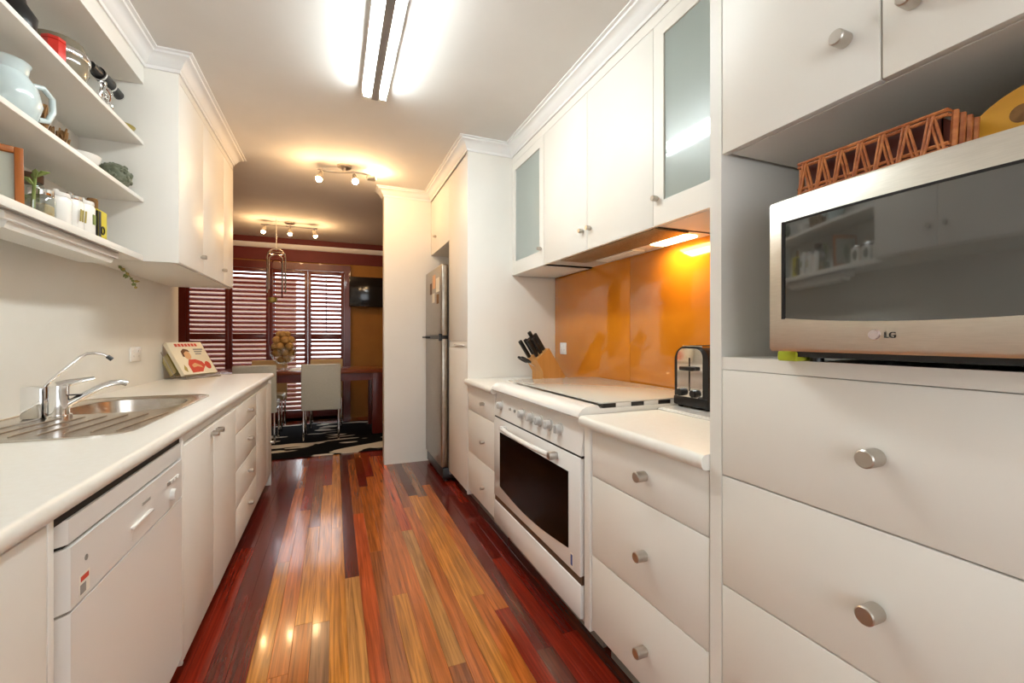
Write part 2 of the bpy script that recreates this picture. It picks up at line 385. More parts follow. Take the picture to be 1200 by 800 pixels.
# bowed door: front face bulges towards the aisle
def bow(y): return .016 * (1 - ((y - (m0 + m1) / 2) / ((m1 - m0) / 2)) ** 2)
b = B(); rings = []
for k in range(25):
    y = m0 + (m1 - m0) * k / 24; xf = MX + .014 - bow(y)
    rings.append([(MX + .036, y, mz0), (xf + .004, y, mz0), (xf, y, mz0 + .006), (xf, y, mz1 - .006), (xf + .004, y, mz1), (MX + .036, y, mz1)])
b.rings(rings); fr = obj('door_frame', b, 'steel', t)
b = B(); rings = []; g0, g1 = .15, .583
for k in range(25):
    y = g0 + (g1 - g0) * k / 24; xf = MX + .014 - bow(y) - .0015
    zb = 1.232 + .014 * (abs((y - .36) / .22) ** 2.2) * 0 - .012 * (1 - ((y - .366) / .217) ** 2)
    zt = 1.415
    rings.append([(xf + .006, y, zb), (xf, y, zb), (xf, y, zt), (xf + .006, y, zt)])
b.rings(rings); obj('door_glass', b, 'mwglass', fr)
for z0_, z1_ in ((1.414, 1.4185),):
    bb = B(); bb.rings([[(MX + .014 - bow(y) + .004, y, z0_), (MX + .014 - bow(y) - .002, y, z0_), (MX + .014 - bow(y) - .002, y, z1_), (MX + .014 - bow(y) + .004, y, z1_)] for y in [g0 + (g1 - g0) * k / 24 for k in range(25)]]); obj('glass_trim', bb, 'black', fr)
obj('glass_trim', B().box(MX + .014 - bow(g1) - .004, MX + .014 - bow(g1) + .006, g1 - .001, g1 + .004, 1.230, 1.4185), 'black', fr)
me = text_mesh('LG', .0135); me.materials.append(M['black'])
lx = MX + .014 - bow(.395) - .001
o = sub('lettering', me, (lx, .4035, 1.198), fr, (PI / 2, 0, -PI / 2))
o = obj('emblem', B().cyl((lx + .002, .425, 1.199), (lx - .002, .425, 1.199), .0085, .0075, 24), 'pink', fr)
for y in (m0 + .05, m1 - .05):
    for xx in (.88, 1.17): obj('foot', B().cyl((xx, y, 1.1472), (xx, y, mz0 + .006), .012), 'black', t)
obj('base_plate', B().box(MX + .05, 1.2, m0 + .02, m1 - .02, 1.156, mz0 + .006), 'black', t)
tag(obj('sponge', B().box(.845, .90, .585, .625, 1.147, 1.1665, .004), 'lime'), 'lime green sponge tucked under the corner of the microwave', 'sponge')

# basket on the microwave
t = thing('wicker_basket', 'low red-brown wicker basket with open triangular weave on the microwave', 'basket', (1.0, .5, mz1 - .006))
bz0, bz1, bx0, bx1, by0, by1 = mz1 - .006, 1.537, .853, .936, .358, .585
b = B(); b.box(bx0 + .006, bx1 - .006, by0 + .006, by1 - .006, bz0 + .001, bz0 + .006)
obj('base', b, 'wickerin', t)
b = B(); b.box(bx0 + .010, bx0 + .012, by0 + .01, by1 - .01, bz0 + .004, bz1 - .006).box(bx1 - .012, bx1 - .01, by0 + .01, by1 - .01, bz0 + .004, bz1 - .006).box(bx0 + .01, bx1 - .01, by0 + .01, by0 + .012, bz0 + .004, bz1 - .006).box(bx0 + .01, bx1 - .01, by1 - .012, by1 - .01, bz0 + .004, bz1 - .006)
obj('lining', b, 'wickerin', t)
for z in (bz0 + .006, bz0 + .022, bz0 + .030, bz1 - .007, bz1):
    obj('rim', B().tube([(bx0, by0, z), (bx0, by1, z), (bx1, by1, z), (bx1, by0, z)], .0030, 6, True), 'wicker', t)
b = B(); n = 7; st = (by1 - by0) / n
for k in range(n):
    ya = by0 + k * st
    for d in (0, .0058):
        b.tube([(bx0 - .001, ya + d, bz0 + .006), (bx0 - .001, ya + st / 2 + d, bz1 - .003)], .0021, 6)
        b.tube([(bx0 - .002, ya + st / 2 + d, bz1 - .003), (bx0 - .002, ya + st - .002 + d * .5, bz0 + .006)], .0021, 6)
for k in range(4):
    xa = bx0 + .01 + k * .02
    b.tube([(xa, by0 - .001, bz0 + .005), (xa + .004, by0 - .003, bz1)], .0045, 6).tube([(xa, by1 + .001, bz0 + .005), (xa + .004, by1 + .003, bz1)], .0045, 6)
o = obj('weave', b, 'wicker', t); o['kind'] = 'stuff'
# arched wooden tray behind the basket
poly = [(.145 + .236 * (1 - math.cos(a)) / 2, mz1 + .118 * math.sin(a) ** .6) for a in [PI * k / 24 for k in range(25)]]
t = thing('wooden_board', 'golden wooden board with a rounded top edge lying on the microwave', 'board', (.99, .22, mz1 - .006))
poly = [(y, z - .006) for y, z in poly]
obj('board', B().prism(poly, 'x', .945, .963), 'board', t)
obj('grip_hole', B().cyl((.9445, .312, 1.528), (.947, .312, 1.528), .0135, None, 20), 'brown', t, 'dark round finger hole')

# ------------------------------------------------------------------ right: base units
def drawers(name, label, y0, y1, splits, ky, s=-1, x=XT + .002, back=XR, group=None, small=False, top=.862):
    t = thing(name, label, 'drawers', ((x + back) / 2, (y0 + y1) / 2, 0), group)
    a, c = min(x - s * (T + .001), back + s * .002), max(x - s * (T + .001), back + s * .002)
    obj('carcass', B().box(a, c, y0 + .0005, y1 - .0005, .115, top), 'carcass', t)
    kx = x - s * .085
    obj('kickboard', B().box(min(kx, kx - s * .015), max(kx, kx - s * .015), y0, y1, 0, .115), 'kick', t)
    for z0, z1, kz in splits:
        d = front('drawer_front', t, x, s, y0, y1, z0, z1); knob(d, x, ky, kz, s, small)
    return t
SPL = ((.690, .858, .776), (.400, .690, .536), (.128, .400, .248))
drawers('drawer_cabinet', 'white three-drawer base cabinet between the cooker and the tall microwave cabinet', .825, 1.365, SPL, 1.066)
drawers('drawer_cabinet', 'narrow white three-drawer base cabinet between the cooker and the pantry', 2.41, YP - .002, SPL, 2.60, small=True)
tag(obj('filler_panel', B().box(XT - .004, XR - .002, 1.368, 1.408, .115, .862, .003), 'white'), 'narrow white upright panel beside the cooker and the drawers', 'panel')
def nose(xf, xb, z0, z1, y0, y1, s):
    """benchtop with a rounded front edge; s = sign the front faces"""
    r = (z1 - z0) / 2; pts = []
    for k in range(9):
        a = -PI / 2 + PI * k / 8
        pts.append((xf - s * r * .8 + s * r * .8 * math.cos(a), (z0 + z1) / 2 + r * math.sin(a)))
    pts += [(xb, z1), (xb, z0)]
    return B().prism(pts, 'y', y0, y1)
XBR = .842
tag(obj('benchtop', nose(XBR, XR - .001, .862, .902, .822, 1.412, -1), 'bench'), 'short cream benchtop with a rounded edge under the toaster', 'benchtop')
tag(obj('benchtop', nose(XBR, XR - .001, .862, .902, 2.392, YP - .001, -1), 'bench'), 'short cream benchtop in the corner under the knife block', 'benchtop')

# ------------------------------------------------------------------ cooker
CY0, CY1, CX = 1.418, 2.386, .858
t = thing('cooker', 'wide white freestanding cooker with a black oven window and a glass lid', 'cooker', (1.2, 1.9, 0))
obj('body', B().box(CX + .03, XR - .03, CY0, CY1, .10, .885, .004), 'enamel', t)
obj('kickboard', B().box(CX + .10, CX + .115, CY0, CY1, 0, .10), 'kick', t)
obj('storage_drawer', B().box(CX, CX + .03, CY0 + .004, CY1 - .004, .128, .256, .006), 'enamel', t)
obj('shadow_gap', B().box(CX + .007, CX + .031, CY0 + .006, CY1 - .006, .255, .29), 'slit', t)  # brown strip carries the shade between drawer and oven door in its colour
d = obj('oven_door', B().box(CX, CX + .032, CY0 + .006, CY1 - .006, .286, .736, .005), 'enamel', t)
# window with a gently curved lower edge
wy0, wy1 = 1.512, 2.28; poly = [(wy1, .664), (wy0, .664)] + [(wy0 + (wy1 - wy0) * k / 16, .362 - .028 * math.sin(PI * k / 16)) for k in range(17)]
obj('oven_window', B().prism(poly, 'x', CX - .0025, CX + .004), 'ovenglass', d)
hb = B(); hp = [(CX - .002, 2.20, .703)] + [(CX - .026 - .016 * math.sin(PI * k / 12), 2.19 - .57 * k / 12, .703) for k in range(13)] + [(CX - .002, 1.61, .703)]
hb.tube(hp, .0115, 12); obj('handle', hb, 'enamel', d)
obj('handle_end', B().box(CX - .040, CX + .001, 1.598, 1.628, .688, .718, .005), 'nickel', d, 'grey metal handle end')
obj('handle_end', B().box(CX - .035, CX + .001, 2.185, 2.209, .690, .716, .005), 'enamel', d)
o = obj('energy_sticker', B().box(CX - .0008, CX + .001, 1.475, 1.497, .296, .352), 'paper', d)
obj('sticker_print', B().box(CX - .0014, CX - .0002, 1.479, 1.493, .305, .347), 'inkblue', o)
# sloping control panel
pn = obj('control_panel', B().prism([(CX + .002, .746), (CX + .022, .888), (CX + .05, .888), (CX + .05, .746)], 'y', CY0 + .002, CY1 - .002), 'enamel', t)
obj('panel_gap', B().box(CX + .006, CX + .031, CY0 + .004, CY1 - .004, .735, .747), 'dark', t)  # dark strip stands in for shade between oven door and panel
def cknob(y):
    z = .812; xx = CX + .002 + .02 * (z - .746) / .142
    k = obj('dial', B().tube([(xx + .003, y, z), (xx - .004, y, z + .0006), (xx - .006, y, z + .0008), (xx - .024, y, z + .0034), (xx - .027, y, z + .0038)], [.027, .027, .021, .019, .016], 20), 'dial', pn)
    obj('pointer', B().box(xx - .031, xx - .02, y - .003, y + .003, z - .014, z + .02, .001), 'dial', k)
for y in (2.285, 1.985, 1.887, 1.79, 1.695, 1.602): cknob(y)
for y in (2.15, 2.085):
    z = .812; xx = CX + .0113; obj('button', B().cyl((xx, y, z), (xx - .008, y, z + .001), .008), 'inkgrey', pn)
# hob and glass lid
pts = [(CX + .045, .886), (CX - .004, .886), (CX - .012, .894), (CX - .010, .906), (CX + .004, .922), (CX + .03, .932), (CX + .075, .934), (CX + .085, .922), (XR - .05, .922), (XR - .05, .886)]
hob = obj('hob', B().prism(pts, 'y', CY0 - .001, CY1 + .001), 'enamel', t)
obj('lid_hinge', B().box(XR - .055, XR - .02, CY0 + .02, CY1 - .02, .886, .940, .004), 'enamel', t)
lid = obj('glass_lid', B().box(CX + .09, XR - .05, CY0 + .004, CY1 - .004, .9375, .9435, .0015), 'hobglass', t)
for k in range(4):
    xx = CX + .10 + k * .135
    obj('trivet_end', B().box(xx, xx + .06, CY0 + .002, CY0 + .02, .921, .9385, .002), 'black', hob)
    obj('lid_spacer', B().box(xx + .061, xx + .134, CY0 + .004, CY0 + .02, .921, .9385, .002), 'enamel', hob)
for cy in (1.62, 1.9, 2.18):
    for cx in (1.12, 1.38):
        obj('burner', B().lathe([(.045, .92), (.045, .928), (.03, .934), (.0, .935)], (cx, cy, 0), 20), 'black', hob)

# ------------------------------------------------------------------ splashback, outlets
t = thing('glass_splashback', 'orange glass splashback of upright panels behind the cooker', 'splashback', (XR - .006, 1.9, .902))
for y0, y1 in ((.823, 1.148), (1.151, 2.046), (2.049, YP - .002)):
    obj('glass_panel', B().box(XR - .008, XR - .0005, y0, y1, .903, 1.70, .001), 'splash', t)
def outlet(label, x, s, y, z, w=.115, h=.075):
    t = thing('power_outlet', label, 'outlet', (x, y, z - h / 2))
    p = obj('plate', B().box(min(x, x + s * .009), max(x, x + s * .009), y - w / 2, y + w / 2, z - h / 2, z + h / 2, .003), 'whiteceramic', t)
    for dy in (-w * .24, w * .24):
        obj('switch', B().box(min(x + s * .008, x + s * .013), max(x + s * .008, x + s * .013), y + dy - .006, y + dy + .006, z + .012, z + .026, .0015), 'whiteceramic', p)
        for q in (-1, 1): obj('slot', B().box(min(x + s * .0088, x + s * .0096), max(x + s * .0088, x + s * .0096), y + dy + q * .006 - .0012, y + dy + q * .006 + .0012, z - .016, z - .006), 'inkgrey', p)
outlet('small white power outlet on the orange glass splashback', XR - .008, -1, 2.82, 1.113, .085, .085)
outlet('white double power outlet on the plain wall above the sink bench', XL, 1, 3.27, 1.093, .15, .085)

# ------------------------------------------------------------------ right wall cabinets
UZ0, UZ1 = 1.645, 2.46
def glass_door(parent, x, s, y0, y1, z0, z1, fw=.058, fb=.095):
    y0 += .0015; y1 -= .0015; z0 += .0015; z1 -= .0015; a, c = min(x, x - s * T), max(x, x - s * T)
    b = B(); b.box(a, c, y0, y0 + fw, z0, z1).box(a, c, y1 - fw, y1, z0, z1).box(a, c, y0 + fw, y1 - fw, z0, z0 + fb).box(a, c, y0 + fw, y1 - fw, z1 - fw, z1)
    d = obj('door_frame', b, 'white', parent)
    xm = (a + c) / 2
    obj('glass_pane', B().box(xm - .002, xm + .003, y0 + fw - .004, y1 - fw + .004, z0 + fb - .004, z1 - fw + .004), 'frost', d)
    return d
def wall_cab(label, y0, y1, kind, knobs):
    t = thing('wall_cabinet', label, 'cabinet', ((XRU + XR) / 2, (y0 + y1) / 2, UZ0))
    if kind == 'glass':
        b = open_box(XRU + T + .001, XR - .002, y0 + .0005, y1 - .0005, UZ0, UZ1 + .02); b.box(XRU + .03, XR - .02, y0 + .016, y1 - .016, 2.03, 2.046)
        obj('carcass', b, 'carcass', t)
        d = glass_door(t, XRU, -1, y0, y1, UZ0, UZ1); knob(d, XRU, knobs[0], 1.753, -1, True)
    else:
        obj('carcass', B().box(XRU + T + .001, XR - .002, y0 + .0005, y1 - .0005, UZ0 + .06, UZ1 + .02), 'carcass', t)
        ym = (y0 + y1) / 2
        for a, c, k in ((y0, ym, knobs[0]), (ym, y1, knobs[1])):
            d = front('door', t, XRU, -1, a, c, UZ0, UZ1); knob(d, XRU, k, 1.75, -1, True)
    obj('fascia', B().box(XRU + .001, XRU + T, y0, y1, UZ1 + .001, ZC - .002), 'white', t)
    return t
wall_cab('white wall cabinet with a frosted glass door beside the pantry', 2.44, YP - .001, 'glass', (2.472,))
wall_cab('white wall cabinet with two plain doors above the range hood', 1.431, 2.44, 'plain', (1.90, 1.972))
wall_cab('white wall cabinet with a frosted glass door beside the tall microwave cabinet', .823, 1.431, 'glass', (1.405,))
# range hood under the middle cabinet
t = thing('range_hood', 'slim range hood with a brown filter under the wall cabinet, its lamp lit', 'range hood', (1.38, 1.87, 1.62))
obj('housing', B().box(XRU + T + .003, XR - .010, 1.434, 2.436, 1.652, 1.702, .002), 'dwwhite', t)
obj('filter', B().box(XRU + T + .006, 1.415, 1.45, 2.27, 1.644, 1.654, .002), 'hoodmesh', t)
obj('lamp_lens', B().box(1.435, 1.515, 1.50, 1.72, 1.645, 1.655, .002), 'hoodlamp', t)
obj('lamp_lens', B().box(1.435, 1.515, 1.86, 2.20, 1.645, 1.655, .002), 'diffuser', t)
ld = bpy.data.lights.new('hood_lamp', 'AREA'); ld.shape = 'RECTANGLE'; ld.size = .06; ld.size_y = .2; ld.energy = HOOD; ld.color = (1, .76, .40)
lo = bpy.data.objects.new('hood_lamp_light', ld); C.objects.link(lo); lo.parent = t; lo.location = Vector((1.475, 1.61, 1.638)) - WL[t.name]

# ------------------------------------------------------------------ pantry, fridge, cabinet over the fridge
PYE = 3.50
t = thing('pantry_cabinet', 'tall white pantry cabinet with a plain side panel beside the fridge', 'cabinet', (1.2, 3.2, 0))
obj('side_panel', B().box(XT - .001, XR - .001, YP, YP + .018, .085, ZC - .001, .001), 'white', t)
obj('carcass', B().box(XT + T + .001, XR - .001, YP + .018, PYE, .10, ZC - .001), 'carcass', t)
obj('kickboard', B().box(XT + .085, XT + .10, YP + .018, PYE, 0, .10), 'kick', t)
front('door', t, XT, -1, YP + .018, PYE, .10, 1.118)
d = front('door', t, XT, -1, YP + .018, PYE, 1.165, 2.50)
obj('rail', B().box(XT + .004, XT + T, YP + .018, PYE, 1.118, 1.165), 'white', t)
obj('pull', B().box(XT - .012, XT + .005, 3.06, 3.30, 1.134, 1.142, .002), 'whiteceramic', t)
t = thing('overhead_cabinet', 'small white cabinet above the fridge', 'cabinet', (1.2, 3.86, 1.98))
obj('carcass', B().box(XT + T + .001, XR - .001, PYE + .001, 4.219, 1.985, ZC - .001), 'carcass', t)
d = front('door', t, XT, -1, PYE + .001, 4.219, 1.985, 2.50); knob(d, XT, 3.985, 2.125, -1, True)
t = thing('fridge', 'stainless steel fridge with a black base standing in the alcove by the pantry', 'fridge', (1.2, 3.85, 0))
FX, fy0, fy1 = .812, 3.525, 4.185
obj('body', B().box(FX + .065, 1.48, fy0, fy1, .06, 1.80, .006), 'grey', t)
dt = obj('freezer_door', B().box(FX, FX + .06, fy0 + .002, fy1 - .002, 1.205, 1.80, .014, 3), 'fridgesteel', t)
db = obj('fridge_door', B().box(FX, FX + .06, fy0 + .002, fy1 - .002, .12, 1.185, .014, 3), 'fridgesteel', t)
obj('handle_recess', B().box(FX - .003, FX + .055, fy0 + .006, fy1 - .006, 1.180, 1.210, .003), 'black', t)
obj('handle', B().tube([(FX + .005, fy1 - .05, 1.195), (FX - .035, fy1 - .055, 1.195), (FX - .035, fy1 - .20, 1.195), (FX + .005, fy1 - .21, 1.195)], .009, 10), 'black', db)
obj('handle', B().box(FX - .018, FX + .01, fy0 + .004, fy0 + .04, 1.165, 1.225, .004), 'black', db)
for y0, y1, z0, z1, m, lab in ((3.60, 3.72, 1.58, 1.70, 'paper', 'large cream print near the pantry edge of the upper fridge door'), (3.75, 3.86, 1.62, 1.74, 'skin', 'tan print at the top middle of the upper fridge door'), (3.90, 3.98, 1.58, 1.68, 'hair', 'dark brown print by the wall side of the upper fridge door'), (3.62, 3.70, 1.48, 1.56, 'brown', 'small mid-brown print below the large cream print on the fridge'), (3.78, 3.88, 1.50, 1.58, 'paper', 'small cream print below the tan print on the fridge')):
    o = obj('photo_print', B().box(FX - .002, FX + .001, y0, y1, z0, z1), m); tag(o, lab, 'photo', 'prints on the fridge door')
obj('plinth', B().box(FX + .012, 1.45, fy0 + .004, fy1 - .004, .025, .115, .01), 'black', t)
for y in (fy0 + .06, fy1 - .06): obj('foot', B().cyl((FX + .05, y, 0), (FX + .05, y, .03), .022), 'black', t)
tag(obj('scale', B().box(.755, .80, 3.50, 3.60, .0, .035, .006), 'black'), 'small black block on the floor in front of the fridge', 'block') if False else None

# ------------------------------------------------------------------ knife block
KM = Matrix.Translation((1.30, 2.72, .902)) @ Matrix.Rotation(math.radians(10), 4, 'Z') @ Matrix.Scale(1.17, 4)
t = thing('knife_block', 'slanted beech knife block beside the cooker', 'knife block', (1.35, 2.72, .902))
poly = [(.0, .0), (.165, .0), (.165, .015), (.045, .185), (-.045, .118), (.0, .05)]
obj('block', B(KM).prism(poly, 'y', -.055, .055), 'block', t)
dr = Vector((-.575, 0, .815)); side = Vector((.815, 0, .575))
DR = Matrix(((dr.x, 0, side.x), (0, 1, 0), (dr.z, 0, side.z))).to_4x4()
slots = [(.018, .036, .125), (.030, -.03, .12), (.052, .036, .11), (.060, 0, .115), (.060, -.034, .11), (.092, .02, .135), (.092, -.025, .12)]
for q, (u, y, L) in enumerate(slots):
    base = Vector((-.045, y, .118)) + Vector((.09, 0, .067)) * (u / .112)
    MM = KM @ Matrix.Translation(base) @ DR
    k = thing('knife', 'black handled kitchen knife in the %s row of slots of the beech block' % ('lowest' if u < .04 else 'middle' if u < .08 else 'top'), 'knife', MM @ Vector((0, 0, 0)), 'knives in the block')
    obj('handle', B(MM).box(.004, L, -.0085, .0085, -.012, .012, .006, 2), 'black', k)
    obj('bolster', B(MM).box(-.012, .006, -.006, .006, -.010, .010, .002), 'chrome', k)
sM = KM @ Matrix.Translation((-.03, 0, .085)) @ Matrix.Rotation(math.radians(28), 4, 'Y')
k = thing('kitchen_scissors', 'black handled scissors sticking out low from the beech block', 'scissors', sM @ Vector((0, 0, 0)))
b = B(sM); b.tube([(-.075 + .032 * math.cos(2 * PI * i / 16), .016 * math.sin(2 * PI * i / 16) + .012, .0) for i in range(16)], .0065, 8, True).tube([(-.075 + .032 * math.cos(2 * PI * i / 16), .016 * math.sin(2 * PI * i / 16) - .022, .0) for i in range(16)], .0065, 8, True)
obj('handles', b, 'black', k); obj('blades', B(sM).box(-.045, .02, -.007, .002, -.002, .002), 'chrome', k)

# ------------------------------------------------------------------ toaster on a tray
tag(obj('tray', B().box(1.215, 1.54, 1.07, 1.413, .902, .910, .003).box(1.222, 1.53, 1.078, 1.405, .909, .913), 'whiteceramic'), 'flat white tray with a dark rim under the toaster', 'tray')
bpy.data.objects['tray']['label'] = 'flat white tray under the toaster'
TM = Matrix.Translation((1.30, 1.326, .9133))
t = thing('toaster', 'chrome and black toaster on a white tray against the orange splashback', 'toaster', (1.41, 1.33, .913))
tl, tw, thh = .235, .088, .245
def rr(w, z0, z1, r, n=6):
    pts = [(-w, z0), (w, z0)]
    for k in range(n + 1): a = PI / 2 * k / n; pts.append((w - r + r * math.cos(a), z1 - r + r * math.sin(a)))
    for k in range(n + 1): a = PI / 2 + PI / 2 * k / n; pts.append((-w + r + r * math.cos(a), z1 - r + r * math.sin(a)))
    return pts
obj('base', B(TM).box(-.005, tl + .005, -tw, tw, .008, .046, .008), 'black', t)
obj('shell', B(TM).prism(rr(tw, .04, thh, .055), 'x', .004, tl), 'black', t)
end = obj('end_plate', B(TM).prism(rr(tw - .022, .045, thh - .008, .035), 'x', -.003, .008), 'chrome', t)
obj('lever_slot', B(TM).box(-.0042, -.002, -.003, .003, .07, .20), 'black', end)
obj('lever', B(TM).box(-.026, -.002, -.034, .034, .150, .166, .004), 'black', end)
for y in (.038, -.03): obj('dial', B(TM).cyl((-.003, y, .062), (-.02, y, .062), .016, .014), 'black', end)
obj('top_plate', B(TM).prism([(-.055, thh - .006), (.055, thh - .006), (.05, thh + .003), (-.05, thh + .003)], 'x', .01, tl - .006), 'chrome', t)
for y in (-.025, .025): obj('slot', B(TM).box(.03, tl - .03, y - .012, y + .012, thh + .001, thh + .004), 'dark', t)
for a in (.02, tl - .02):
    for y in (-.07, .07): obj('foot', B(TM).cyl((a, y, 0), (a, y, .012), .010), 'black', t)

# ------------------------------------------------------------------ left: base units, dishwasher, benchtop
XB = -.475
t = thing('base_cabinet', 'white base cabinet with a plain door beside the dishwasher', 'cabinet', (-.8, .7, 0))
obj('carcass', B().box(XL + .002, XB - T - .001, .30, 1.05, .10, .862), 'carcass', t)
obj('end_panel', B().box(XL + .002, XB, 1.035, 1.053, .09, .862, .001), 'white', t)
front('door', t, XB, 1, .30, 1.034, .095, .86); obj('kickboard', B().box(XB - .10, XB - .085, .30, 1.05, 0, .10), 'kick', t)
# dishwasher
t = thing('dishwasher', 'white freestanding dishwasher under the bench near the sink', 'dishwasher', (-.8, 1.41, 0))
D0, D1 = 1.06, 1.77
obj('body', B().box(XL + .01, XB - .035, D0 + .002, D1 - .002, .09, .815), 'dwwhite', t)
def dwprof(z0, z1, xo=0, ch=.035):
    X = XB + .004 + xo
    return B().prism([(XB - .035, D0 + .003), (X - ch, D0 + .003), (X, D0 + ch * 1.1), (X, D1 - .012), (X - .010, D1 - .003), (XB - .035, D1 - .003)], 'z', z0, z1)
obj('gap_shade', B().box(XB - .055, XB - .006, D0 + .002, D1 - .002, .8425, .8618), 'dark', t)  # dark strip painted in for the shade between dishwasher and benchtop
obj('top_lid', dwprof(.796, .843, -.004), 'dwwhite', t); obj('seam', dwprof(.788, .797, -.012), 'dark', t)
pn = obj('control_panel', dwprof(.668, .789), 'dwwhite', t); obj('seam', dwprof(.661, .669, -.006), 'kick', t)
dd = obj('door', dwprof(.13, .662), 'dwwhite', t); obj('kickboard', B().box(XB - .10, XB - .085, D0, D1, 0, .12), 'kick', t)
X = XB + .004
obj('handle_recess', B().prism([(1.372, .700), (1.384, .714), (1.475, .714), (1.487, .700), (1.487, .678), (1.372, .678)], 'x', X - .002, X + .0008), 'whiteceramic', pn)
obj('handle_lip', B().box(X - .003, X + .008, 1.365, 1.495, .714, .721, .002), 'dwwhite', pn)
obj('brand_mark', B().box(X - .001, X + .0008, 1.435, 1.490, .748, .756), 'inkgrey', pn)
for k in range(4): obj('button', B().box(X - .002, X + .004, 1.62 + k * .028, 1.638 + k * .028, .742, .752, .001), 'inkgrey' if k == 0 else 'dwwhite', pn)
obj('dial', B().cyl((X - .002, 1.66, .705), (X + .012, 1.66, .705), .018, .016), 'dwwhite', pn)
obj('indicator', B().cyl((X - .001, 1.155, .745), (X + .001, 1.155, .745), .006), 'inkgrey', pn)
o = obj('energy_sticker', B().box(X - .001, X + .0006, 1.128, 1.168, .676, .718), 'paper', pn)
obj('sticker_print', B().box(X, X + .0012, 1.133, 1.163, .704, .714), 'inkred', o); obj('sticker_print', B().box(X, X + .0012, 1.131, 1.152, .679, .698), 'inkgrey', o)
# sink cabinet: two doors, four drawers, end unit
t = thing('sink_cabinet', 'white base cabinet with two doors below the sink', 'cabinet', (-.8, 2.2, 0))
obj('carcass', B().box(XL + .002, XB - T - .001, 1.775, 2.64, .10, .70).box(XB - .03, XB - T - .001, 1.775, 2.64, .70, .862), 'carcass', t)
obj('end_panel', B().box(XL + .002, XB, 1.775, 1.79, .09, .862, .001), 'white', t); obj('kickboard', B().box(XB - .10, XB - .085, 1.775, 2.64, 0, .10), 'kick', t)
d = front('door', t, XB, 1, 1.792, 2.19, .095, .826); knob(d, XB, 2.15, .795, 1, True)
d = front('door', t, XB, 1, 2.19, 2.64, .095, .826); knob(d, XB, 2.23, .795, 1, True)
t = drawers('drawer_cabinet', 'white four-drawer base cabinet beside the sink cabinet', 2.641, 3.28, ((.685, .826, .765), (.49, .685, .595), (.295, .49, .405), (.095, .295, .215)), 2.98, 1, XB, XL, small=True)
t = thing('end_cabinet', 'narrow white base cabinet at the far end of the sink bench', 'cabinet', (-.8, 3.65, 0))
obj('carcass', B().box(XL + .002, XB - T - .001, 3.281, 3.99, .10, .862), 'carcass', t); obj('kickboard', B().box(XB - .10, XB - .085, 3.281, 3.99, 0, .10), 'kick', t)
d = front('door', t, XB, 1, 3.283, 3.74, .095, .826); d2 = front('door', t, XB, 1, 3.74, 3.985, .095, .826)
knob(d2, XB, 3.93, .36, 1, True)
obj('end_panel', B().box(XL + .002, XB, 3.99, 4.006, 0, .862, .001), 'white', t)

# left benchtop with a cut-out for the bowl
XF = -.462
b = nose(XF, -.60, .862, .902, .28, 4.06, 1)
b.box(XL + .001, -.60, .28, 2.12, .862, .902).box(XL + .001, -.60, 2.60, 4.06, .862, .902).box(XL + .001, -1.035, 2.12, 2.60, .862, .902)
tag(obj('benchtop', b, 'bench'), 'long cream benchtop with a rounded edge holding the steel sink', 'benchtop')
# sink
t = thing('kitchen_sink', 'stainless steel inset sink with one bowl and a ribbed drainer', 'sink', (-.83, 2.15, .74))
sx0, sx1, sy0, sy1 = -1.075, -.575, 1.64, 2.655
bcx, bcy, bax, bay = -.822, 2.362, .192, .222
def superell(cx, cy, ax, ay, e, n=64):
    return [(cx + ax * math.copysign(abs(math.cos(2 * PI * k / n)) ** (2 / e), math.cos(2 * PI * k / n)), cy + ay * math.copysign(abs(math.sin(2 * PI * k / n)) ** (2 / e), math.sin(2 * PI * k / n))) for k in range(n)]
def rrect_pt(k, n):                       # point on the rounded rectangle along a ray from the bowl centre
    a = 2 * PI * k / n; dx, dy = math.cos(a), math.sin(a); lo_, hi_ = 0, 2.0
    for _ in range(40):
        m_ = (lo_ + hi_) / 2; px, py = bcx + dx * m_, bcy + dy * m_; r = .10
        qx = abs(px - (sx0 + sx1) / 2) - ((sx1 - sx0) / 2 - r); qy = abs(py - (sy0 + sy1) / 2) - ((sy1 - sy0) / 2 - r)
        dd_ = math.hypot(max(qx, 0), max(qy, 0)) + min(max(qx, qy), 0) - r
        if dd_ < 0: lo_ = m_
        else: hi_ = m_
    return bcx + dx * lo_, bcy + dy * lo_
N = 160
def inner(k, s, z):
    a = 2 * PI * k / N; c_, s_ = math.cos(a), math.sin(a); e = 2.8
    r = (abs(c_ / bax) ** e + abs(s_ / bay) ** e) ** (-1 / e)
    return (bcx + c_ * r * s, bcy + s_ * r * s, z)
O = [rrect_pt(k, N) for k in range(N)]
rings = [[(x, y, .9025) for x, y in O], [(x, y, .9065) for x, y in O]]
rings += [[(x + (bcx - x) * .012, y + (bcy - y) * .012, .9075) for x, y in O], [(x + (bcx - x) * .022, y + (bcy - y) * .022, .9045) for x, y in O]]
rings += [[inner(k, 1.06, .9045) for k in range(N)], [inner(k, 1.0, .9) for k in range(N)], [inner(k, .975, .86) for k in range(N)], [inner(k, .93, .78) for k in range(N)], [inner(k, .85, .752) for k in range(N)], [inner(k, .15, .745) for k in range(N)]]
b = B(); R = [[b.bm.verts.new(p) for p in r] for r in rings]
for i in range(len(R) - 1):
    for j in range(N): b.bm.faces.new((R[i][j], R[i][(j + 1) % N], R[i + 1][(j + 1) % N], R[i + 1][j]))
b.bm.faces.new(R[-1])
obj('basin', b, 'sinksteel', t)
for k in range(7):
    x = -1.0 + k * .062
    obj('drainer_rib', B().tube([(x, 1.72, .9045), (x, 1.74, .9055), (x + .03, 2.03, .9055), (x + .032, 2.06, .9045)], .0024, 8), 'sinksteel', t)
obj('drain', B().lathe([(.04, .745), (.04, .749), (.03, .750), (.0, .748)], (bcx, bcy, 0), 24), 'chrome', t)
